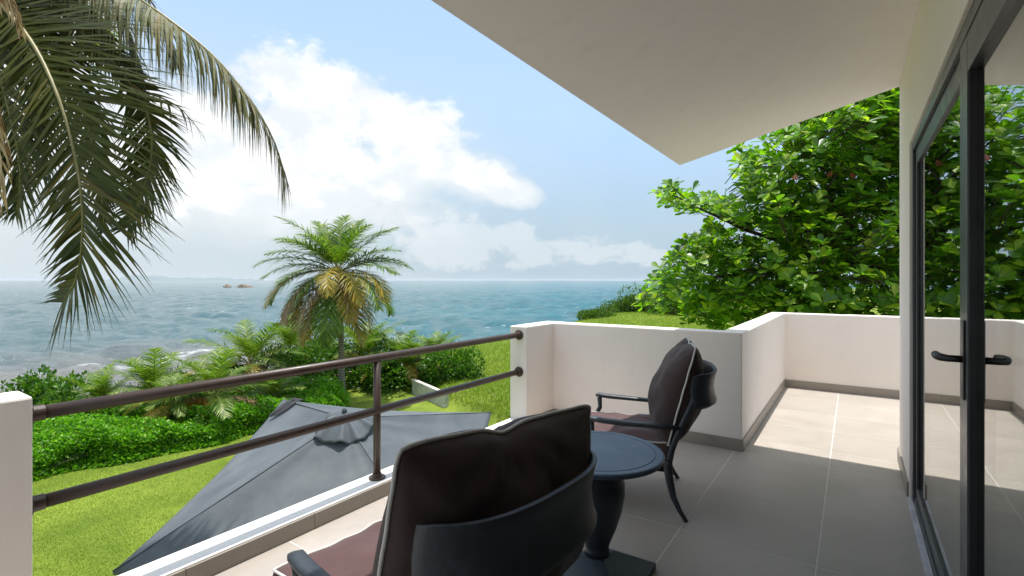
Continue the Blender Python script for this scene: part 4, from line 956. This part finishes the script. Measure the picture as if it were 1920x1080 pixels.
for k in range(4):               # four cloth panels meeting on the ridges
    a = corners[k]; b = corners[(k+1) % 4]; V_ = []; F_ = []
    for i in range(N_+1):
        m_ = i/N_
        for j in range(N_+1):
            t = j/N_; u = (a[0]+(b[0]-a[0])*t)*m_; v = (a[1]+(b[1]-a[1])*t)*m_
            w_ = noise.noise(Vector((u*2.3+k*5, v*2.3, 0)))*0.014*m_ + 0.010*math.sin(t*math.pi*9+k+2*math.sin(t*5))*m_*(1-m_)*2 + 0.006*abs(math.sin(t*math.pi*4.5+k*2))**3*math.sin(math.pi*m_)
            inw = 0.035*math.sin(math.pi*t)*m_**4
            V_.append(SU((u*hs*(1-inw), v*hs*(1-inw), canopy_z(u, v)+w_)))
    for i in range(N_):
        for j in range(N_):
            p_ = i*(N_+1)+j; F_.append((p_, p_+N_+1, p_+N_+2, p_+1))
    # valance
    base = len(V_)
    for j in range(N_+1):
        t = j/N_; u = a[0]+(b[0]-a[0])*t; v = a[1]+(b[1]-a[1])*t; inw = 0.035*math.sin(math.pi*t)
        V_.append(SU((u*hs*(1-inw), v*hs*(1-inw), canopy_z(u, v)-0.035)))
    e0 = N_*(N_+1)
    for j in range(N_): F_.append((e0+j, base+j, base+j+1, e0+j+1))
    m = MB(); m.add(V_, F_); m.build('canopy_panel', CANVAS, umb, smooth=True)
    seam = MB(); seam.tube([SU((a[0]*t/12*hs, a[1]*t/12*hs, canopy_z(a[0]*t/12, a[1]*t/12)+0.004)) for t in range(1, 13)], 0.007, 6); seam.build('ridge_seam', CANVAS, umb, smooth=True)
    rb = MB(); rb.tube([SU((0.02*a[0], 0.02*a[1], ah-0.05)), SU((a[0]*hs*0.99, a[1]*hs*0.99, -0.03))], 0.011, 6); rb.build('rib', BLACKF, umb, smooth=True)
# wind vent cap with a wavy hem
V_ = []; F_ = []; n1_, n2_ = 12, 64
for i in range(n1_+1):
    f = i/n1_
    for j in range(n2_):
        th = 2*math.pi*j/n2_; sq = 1/max(abs(math.cos(th)), abs(math.sin(th))); rr_ = f*(0.30*(0.55+0.45*sq))*(1+0.03*math.sin(th*8))
        zz = ah + 0.085 - 0.20*f**1.25 + 0.022*f*f*math.sin(th*8+0.6) + 0.014*f*math.sin(th*13)
        V_.append(SU((rr_*math.cos(th), rr_*math.sin(th), zz)))
for i in range(n1_):
    for j in range(n2_): F_.append((i*n2_+j, (i+1)*n2_+j, (i+1)*n2_+(j+1) % n2_, i*n2_+(j+1) % n2_))
m = MB(); m.add(V_, F_); vo = m.build('vent_cap', CANVAS, umb, smooth=True); sdm = vo.modifiers.new('solid', 'SOLIDIFY'); sdm.thickness = 0.004
m = MB(); m.tube([SU((0, 0, ah+0.03)), SU((0, 0, ah+0.10)), SU((0, 0, ah+0.13))], [0.03, 0.028, 0.012], 12); m.build('finial', CANVAS, umb, smooth=True)
m = MB(); top_ = SU((0, 0, ah-0.05)); m.tube([Vector((top_.x, top_.y, 0.05)), Vector((top_.x, top_.y, 1.2)), top_], 0.026, 12, up=(1, 0, 0)); m.build('pole', BLACKF, umb, smooth=True)
m = MB(); m.box(-0.4+top_.x, 0.4+top_.x, -0.4+top_.y, 0.4+top_.y, 0.0, 0.07); m.build('base_plate', BLACKF, umb, bevel=0.02)
# tie straps lying on the cloth
def strap(pts, wid):
    m = MB(); n = len(pts); vs = []
    for (u, v, lift) in pts: pass
    for i, (u, v, lift) in enumerate(pts):
        du = pts[min(i+1, n-1)][0]-pts[max(i-1, 0)][0]; dv = pts[min(i+1, n-1)][1]-pts[max(i-1, 0)][1]; l_ = math.hypot(du, dv) or 1
        w_ = wid*(0.25+0.75*math.sin(math.pi*min(1, i/(n-1)+0.02)))
        for s_ in (-1, 1): vs.append(SU((u*hs - s_*dv/l_*w_/2, v*hs + s_*du/l_*w_/2, canopy_z(u, v)+lift)))
    m.add(vs, [(2*i, 2*i+1, 2*i+3, 2*i+2) for i in range(n-1)]); o = m.build('tie_strap', BLACKF, umb); o.modifiers.new('s', 'SOLIDIFY').thickness = 0.006
def uv_at(px, py):               # where a sight line meets the canopy, in canopy coordinates
    best = None
    o_ = Vector((1.87, -5.70, 2.19)); d = Vector(((px-960)/938, 1, (526-py)/938)); Ri = Rm.transposed(); o2 = Ri @ o_; d2 = Ri @ d
    t = 4.0
    while t < 9.5:
        p = o2 + d2*t; u, v = p.x/hs, p.y/hs
        if max(abs(u), abs(v)) < 1 and p.z <= canopy_z(u, v): return u, v
        t += 0.01
    return (0, 0)
A = uv_at(506, 787); B = uv_at(566, 757)
strap([(A[0]+(B[0]-A[0])*t/6, A[1]+(B[1]-A[1])*t/6, 0.045) for t in range(7)], 0.17)
strap([(A[0]+(B[0]-A[0])*t/6+0.01, A[1]+(B[1]-A[1])*t/6+0.05*math.sin(t/6*3.14), 0.06) for t in range(7)], 0.06)
A = uv_at(800, 836); B = uv_at(872, 816)
strap([(A[0]+(B[0]-A[0])*t/6, A[1]+(B[1]-A[1])*t/6, 0.015) for t in range(7)], 0.03)
kn = MB(); c0 = SU((A[0]*hs, A[1]*hs, canopy_z(*A)+0.02)); kn.tube([c0+Vector((-0.03, 0, 0)), c0+Vector((0.0, 0, 0.012)), c0+Vector((0.03, 0, 0))], [0.012, 0.026, 0.014], 10); kn.build('strap_toggle', BLACKF, umb, smooth=True)
tag(umb, 'large square grey garden umbrella seen from above, tilted, with a vent cap', 'umbrella')

# ------------------------------------------------------------------ chairs
def pillow(name, w, h, t, mat, parent, seed, M4, dent=0.0, dent_at=0.0, sag=0.02, puff=0.45, pipe_r=0.0055, n=44, crease=0.008):
    """knife-edge cushion: local x across, y up its height, z thickness"""
    r = random.Random(seed); o1 = Vector((r.uniform(0, 50), r.uniform(0, 50), 0))
    def rim(u, v):
        x = u*w/2*(1 - sag*(1-v*v) - 0.03*abs(v)**14); y = v*h/2*(1 - sag*1.0*(1-u*u) - 0.035*abs(u)**14)
        if v > 0: y -= dent*v*v*math.exp(-((u-dent_at)/0.16)**2)
        return x, y
    def th_(u, v):
        a = max(0.0, (1-u*u)*(1-v*v)); return (1-0.22*v)*t/2*a**puff*(1+0.06*noise.noise(Vector((u*2, v*2, 0))+o1)*2)
    def wr_(u, v, s):
        e = max(abs(u), abs(v)); c_ = 0
        for (cu, cv) in ((-1, 1), (1, 1), (-1, -1), (1, -1), (dent_at, 1.05)):
            d = math.hypot(u-cu, v-cv); an = math.atan2(v-cv, u-cu)
            c_ += math.sin(an*(9 if cv < 1.04 else 13)+seed+cu*2)*math.exp(-d*2.4)*min(1, d*4)
        c_ += 1.5*noise.noise(Vector((u*3.2, v*3.2, s*3))+o1)
        return crease*c_*(1-e**6)
    V_ = []; F_ = []; idx = {}
    for s in (1, -1):
        for i in range(n+1):
            for j in range(n+1):
                u = -1+2*i/n; v = -1+2*j/n
                u = math.sin(u*math.pi/2)*0.35+u*0.65; v = math.sin(v*math.pi/2)*0.35+v*0.65
                edge = i in (0, n) or j in (0, n)
                if edge and s < 0: idx[(s, i, j)] = idx[(1, i, j)]; continue
                x, y = rim(u, v); z = 0 if edge else s*(th_(u, v) + wr_(u, v, s))
                idx[(s, i, j)] = len(V_); V_.append(M4 @ Vector((x, y, z)))
        for i in range(n):
            for j in range(n):
                f = (idx[(s, i, j)], idx[(s, i+1, j)], idx[(s, i+1, j+1)], idx[(s, i, j+1)]); F_.append(f if s > 0 else f[::-1])
    m = MB(); m.add(V_, F_); o = m.build(name, mat, parent, smooth=True)
    ring = [];  K_ = 60
    for (a, b) in (((-1, -1), (1, -1)), ((1, -1), (1, 1)), ((1, 1), (-1, 1)), ((-1, 1), (-1, -1))):
        for k in range(K_):
            t_ = k/K_; u = a[0]+(b[0]-a[0])*t_; v = a[1]+(b[1]-a[1])*t_; x, y = rim(u, v)
            ring.append(M4 @ Vector((x*1.004, y*1.004, 0.0008*math.sin(k*0.5+seed))))
    ring.append(ring[0]); pm = MB(); pm.tube(ring, pipe_r, 8, caps=False); pm.build('piping', PIPE, o, smooth=True)
    return o
def box_cushion(name, w, d, t, mat, parent, seed, M4, n=36):
    r = random.Random(seed); o1 = Vector((r.uniform(0, 50), 0, 0)); V_ = []; F_ = []; idx = {}
    def pos(u, v, s):
        e = max(abs(u), abs(v)); cr = (abs(u)**6+abs(v)**6)
        x = u*w/2*(1-0.015*(1-v*v)); y = v*d/2*(1-0.02*(1-u*u))
        z = s*t/2*(0.80+0.20*(1-e**4)) + s*0.006*noise.noise(Vector((u*3, v*3, s))+o1)*2
        if s > 0: z += 0.012*(1-u*u)*(1-v*v)
        return Vector((x, y, z))
    for s in (1, -1):
        for i in range(n+1):
            for j in range(n+1):
                idx[(s, i, j)] = len(V_); V_.append(M4 @ pos(-1+2*i/n, -1+2*j/n, s))
        for i in range(n):
            for j in range(n):
                f = (idx[(s, i, j)], idx[(s, i+1, j)], idx[(s, i+1, j+1)], idx[(s, i, j+1)]); F_.append(f if s > 0 else f[::-1])
    rimk = [(i, 0) for i in range(n)] + [(n, j) for j in range(n)] + [(n-i, n) for i in range(n)] + [(0, n-j) for j in range(n)]
    rings = []
    for (zf, bul) in ((0.5, 0.008), (-0.5, 0.008)):
        rr_ = []
        for (i, j) in rimk:
            p = pos(-1+2*i/n, -1+2*j/n, 1); q = Vector((p.x*(1+bul/0.25*0.6), p.y*(1+bul/0.25*0.6), p.z*zf)); rr_.append(len(V_)); V_.append(M4 @ q)
        rings.append(rr_)
    top = [idx[(1, i, j)] for i, j in rimk]; bot = [idx[(-1, i, j)] for i, j in rimk]; seq = [top]+rings+[bot]
    for a, b in zip(seq, seq[1:]):
        for k in range(len(rimk)):
            k2 = (k+1) % len(rimk); F_.append((a[k], b[k], b[k2], a[k2]))
    m = MB(); m.add(V_, F_); o = m.build(name, mat, parent, smooth=True)
    for s in (1, -1):
        ring = [M4 @ (pos(-1+2*i/n, -1+2*j/n, s)*1.006) for i, j in rimk]; ring.append(ring[0]); pm = MB(); pm.tube(ring, 0.0045, 6, caps=False); pm.build('piping', PIPE, o, smooth=True)
    return o
def chair(loc, face, label, cush, seat_seed):
    """local: +y the way the chair faces, x across; origin on the floor under the rear of the seat"""
    root = empty('lounge_chair', (loc[0], loc[1], 0.0), math.atan2(face[1], face[0]) - math.pi/2)
    W = 0.285; FD = 0.55; AF = 0.43
    m = MB()
    m.tube([(-W, 0.0, 0.275), (-W, FD, 0.275)], 0.024, 12, flat=(1, 0.8)); m.tube([(W, 0.0, 0.275), (W, FD, 0.275)], 0.024, 12, flat=(1, 0.8))
    m.tube([(-W, FD, 0.276), (W, FD, 0.276)], 0.023, 12, flat=(1, 0.8)); m.tube([(-W, 0.0, 0.276), (W, 0.0, 0.276)], 0.023, 12, flat=(1, 0.8))
    for k in range(1, 7): m.tube([(-W, FD*k/7, 0.284), (W, FD*k/7, 0.284)], 0.011, 8, flat=(0.5, 1.6))
    m.build('seat_frame', CHAIRM, root, smooth=True, bevel=0)
    for s in (-1, 1):
        m = MB(); m.tube([(s*W, 0.012, 0.315), (s*W, 0.008, 0.285), (s*W, -0.004, 0.20), (s*(W+0.006), -0.022, 0.12), (s*(W+0.014), -0.055, 0.05), (s*(W+0.022), -0.088, 0.0)], [0.030, 0.034, 0.029, 0.023, 0.018, 0.014], 12, flat=(1.0, 0.72)); m.build('leg', CHAIRM, root, smooth=True)
        m = MB(); m.tube([(s*W, FD-0.006, 0.315), (s*W, FD, 0.285), (s*W, FD+0.012, 0.20), (s*(W+0.004), FD+0.03, 0.12), (s*(W+0.008), FD+0.058, 0.05), (s*(W+0.012), FD+0.085, 0.0)], [0.028, 0.031, 0.026, 0.021, 0.017, 0.013], 12, flat=(1.0, 0.72)); m.build('leg', CHAIRM, root, smooth=True)
        m = MB(); m.tube([(s*W, 0.005, 0.29), (s*W, -0.012, 0.37), (s*W, -0.040, 0.45), (s*(W-0.003), -0.078, 0.54), (s*(W-0.010), -0.118, 0.63), (s*(W-0.016), -0.142, 0.72)], [0.026, 0.024, 0.022, 0.021, 0.020, 0.018], 12, flat=(1.0, 0.75)); m.build('back_post', CHAIRM, root, smooth=True)
        m = MB(); m.tube([(s*W, AF+0.06, 0.28), (s*(W+0.002), AF+0.03, 0.36), (s*(W+0.006), AF-0.012, 0.44), (s*(W+0.012), AF-0.008, 0.505)], [0.022, 0.016, 0.014, 0.016], 10); m.build('arm_support', CHAIRM, root, smooth=True)
        m = MB(); m.tube([(s*(W+0.004), -0.055, 0.498), (s*(W+0.014), 0.10, 0.503), (s*(W+0.022), 0.24, 0.508), (s*(W+0.018), 0.36, 0.514), (s*(W+0.014), AF-0.005, 0.522), (s*(W+0.014), AF+0.018, 0.518)], [0.017, 0.019, 0.021, 0.022, 0.021, 0.012], 12, flat=(0.62, 1.15)); m.build('armrest', CHAIRM, root, smooth=True)
    # curved back band with a lip
    prof = [(0.000, 0.775), (-0.004, 0.74), (-0.004, 0.69), (0.004, 0.655), (0.014, 0.628), (0.024, 0.612), (0.026, 0.600), (0.014, 0.592), (0.004, 0.582)]
    V_ = []; F_ = []; n = 40; K_ = len(prof)
    for side in (0, 1):
        for i in range(n+1):
            u = -1+2*i/n; ax_ = 0.320*math.sin(u*1.25)/math.sin(1.25)
            yb = -0.095 - 0.135*(1-abs(u)**2.6); e = min(1, (1-abs(u))*9); 
            for (o_, z) in prof:
                zz = 0.700 + (z-0.678)*(0.93+0.07*e)
                tilt = -(z-0.6)*0.16
                V_.append((ax_*(1+o_*0.4), yb - o_ - side*0.017 + tilt + 0.0, zz + 0.012*(1-u*u)*0))
    st = (n+1)*K_
    for i in range(n):
        for k in range(K_-1):
            a = i*K_+k; F_.append((a, a+K_, a+K_+1, a+1)); F_.append((st+a, st+a+1, st+a+K_+1, st+a+K_))
        a = i*K_; F_.append((a, st+a, st+a+K_, a+K_)); a = i*K_+K_-1; F_.append((a, a+K_, st+a+K_, st+a))
    for k in range(K_-1):
        F_.append((k, k+1, st+k+1, st+k)); a = n*K_+k; F_.append((a, st+a, st+a+1, a+1))
    m = MB(); m.add(V_, F_); m.build('backrest', CHAIRM, root, smooth=True, bevel=0.003)
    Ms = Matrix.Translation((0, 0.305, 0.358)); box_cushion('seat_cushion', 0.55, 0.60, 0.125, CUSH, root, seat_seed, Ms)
    tl = R(cush.get('tilt', 17)); 
    # cushion frame: x across, y up the cushion, z towards the sitter
    Mc = Matrix.Translation((cush.get('dx', 0), cush.get('y', 0.035), cush.get('z', 0.655))) @ Matrix.Rotation(R(cush.get('yaw', 0)), 4, 'Z') @ Matrix.Rotation(tl, 4, 'X') @ Matrix(((1, 0, 0, 0), (0, 0, 1, 0), (0, 1, 0, 0), (0, 0, 0, 1))) @ Matrix.Rotation(R(cush.get('roll', 0)), 4, 'Z')
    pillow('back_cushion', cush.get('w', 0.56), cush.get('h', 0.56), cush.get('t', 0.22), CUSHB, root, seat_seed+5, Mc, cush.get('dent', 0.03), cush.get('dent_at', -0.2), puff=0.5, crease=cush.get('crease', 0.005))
    tie = MB(); tie.tube([(0.27, 0.02, 0.47), (0.285, -0.01, 0.44), (0.28, -0.02, 0.40), (0.292, -0.03, 0.37), (0.286, -0.02, 0.345)], 0.0035, 6); tie.build('cushion_tie', PIPE, root, smooth=True)
    tag(root, label, 'armchair', 'matching dark metal lounge chairs on the balcony'); return root
def cdir(x, y): v = S(x, y); return (v.x, v.y)
# far chair: rear near leg tip stands at (-0.744, 2.759)
f2 = Vector(cdir(-0.968, 0.249)).normalized(); l2 = Vector((-f2.y, f2.x))      # l2 = left of facing
# the near side (towards camera) is the chair's left when it faces the sea
tip = Vector((-0.744, 2.759)); right2 = Vector((f2.y, -f2.x))
c2 = tip + f2*0.088 + right2*(0.285+0.022)
chair(c2, f2, 'far dark metal armchair with brown cushions, standing by the parapet wall', dict(tilt=15, dent=0.02, dent_at=0.1, y=-0.065, z=0.66, h=0.57, t=0.29, w=0.58), 21)
f1 = Vector(cdir(-0.771, 0.637)).normalized(); right1 = Vector((f1.y, -f1.x))
c1 = S(-0.093, 1.373); c1 = Vector((c1.x, c1.y))
chair(c1, f1, 'nearest armchair seen from behind, brown cushion over a curved dark back', dict(tilt=12, dent=0.020, dent_at=-0.10, y=-0.060, z=0.660, h=0.56, t=0.34, crease=0.013, w=0.70, dx=0.0, yaw=-5, roll=-2.8), 33)

# ------------------------------------------------------------------ side table between the chairs
tp = S(0.372, 2.20); tab = empty('side_table', (tp.x, tp.y, 0), 0.0)
m = MB(); r_ = 0.288
m.lathe([(0.05, 0.520), (r_-0.02, 0.530), (r_-0.005, 0.534), (r_, 0.541), (r_, 0.550), (r_-0.003, 0.5545), (r_-0.008, 0.5565), (r_-0.035, 0.5565), (r_-0.036, 0.5540), (r_-0.0395, 0.5540), (r_-0.0405, 0.5565), (0.12, 0.5565), (0.001, 0.5565)], 96); m.build('table_top', TABLEM, tab)
m = MB(); m.lathe([(0.060, 0.105), (0.052, 0.125), (0.056, 0.15), (0.085, 0.22), (0.110, 0.30), (0.122, 0.37), (0.122, 0.42), (0.114, 0.435), (0.118, 0.445), (0.112, 0.47), (0.085, 0.495), (0.07, 0.521)], 48); m.build('pedestal', TBASE, tab, smooth=True)
m = MB(); a = 0.20; b = 0.055
m.add([(-a, -a, 0), (a, -a, 0), (a, a, 0), (-a, a, 0), (-a, -a, 0.028), (a, -a, 0.028), (a, a, 0.028), (-a, a, 0.028), (-b, -b, 0.106), (b, -b, 0.106), (b, b, 0.106), (-b, b, 0.106)],
      [(3, 2, 1, 0), (0, 1, 5, 4), (1, 2, 6, 5), (2, 3, 7, 6), (3, 0, 4, 7), (4, 5, 9, 8), (5, 6, 10, 9), (6, 7, 11, 10), (7, 4, 8, 11), (8, 9, 10, 11)])
m.build('plinth', TBASE, tab, bevel=0.004)
tag(tab, 'round slate blue pedestal side table between the two chairs', 'side table')

# ------------------------------------------------------------------ sea haze in the air
hzm = bpy.data.materials.new('sea_haze'); hzm.use_nodes = True; ht = hzm.node_tree; ht.nodes.clear()
ho = ht.nodes.new('ShaderNodeOutputMaterial'); hv = ht.nodes.new('ShaderNodeVolumePrincipled'); hv.inputs['Color'].default_value = (0.86, 0.92, 1.0, 1); hv.inputs['Density'].default_value = HAZE_D
hv.inputs['Anisotropy'].default_value = 0.0
ht.links.new(hv.outputs[0], ho.inputs['Volume'])
hx_ = MB(); cs = [S(-105000, -30, 0), S(65000, -30, 0), S(65000, 51000, 0), S(-105000, 51000, 0)]
hx_.add([(c_.x, c_.y, -11) for c_ in cs] + [(c_.x, c_.y, 110) for c_ in cs], [(3, 2, 1, 0), (4, 5, 6, 7), (0, 1, 5, 4), (1, 2, 6, 5), (2, 3, 7, 6), (3, 0, 4, 7)])
hz_o = hx_.build('haze', hzm); tag(hz_o, 'thin sea haze', kind='stuff')
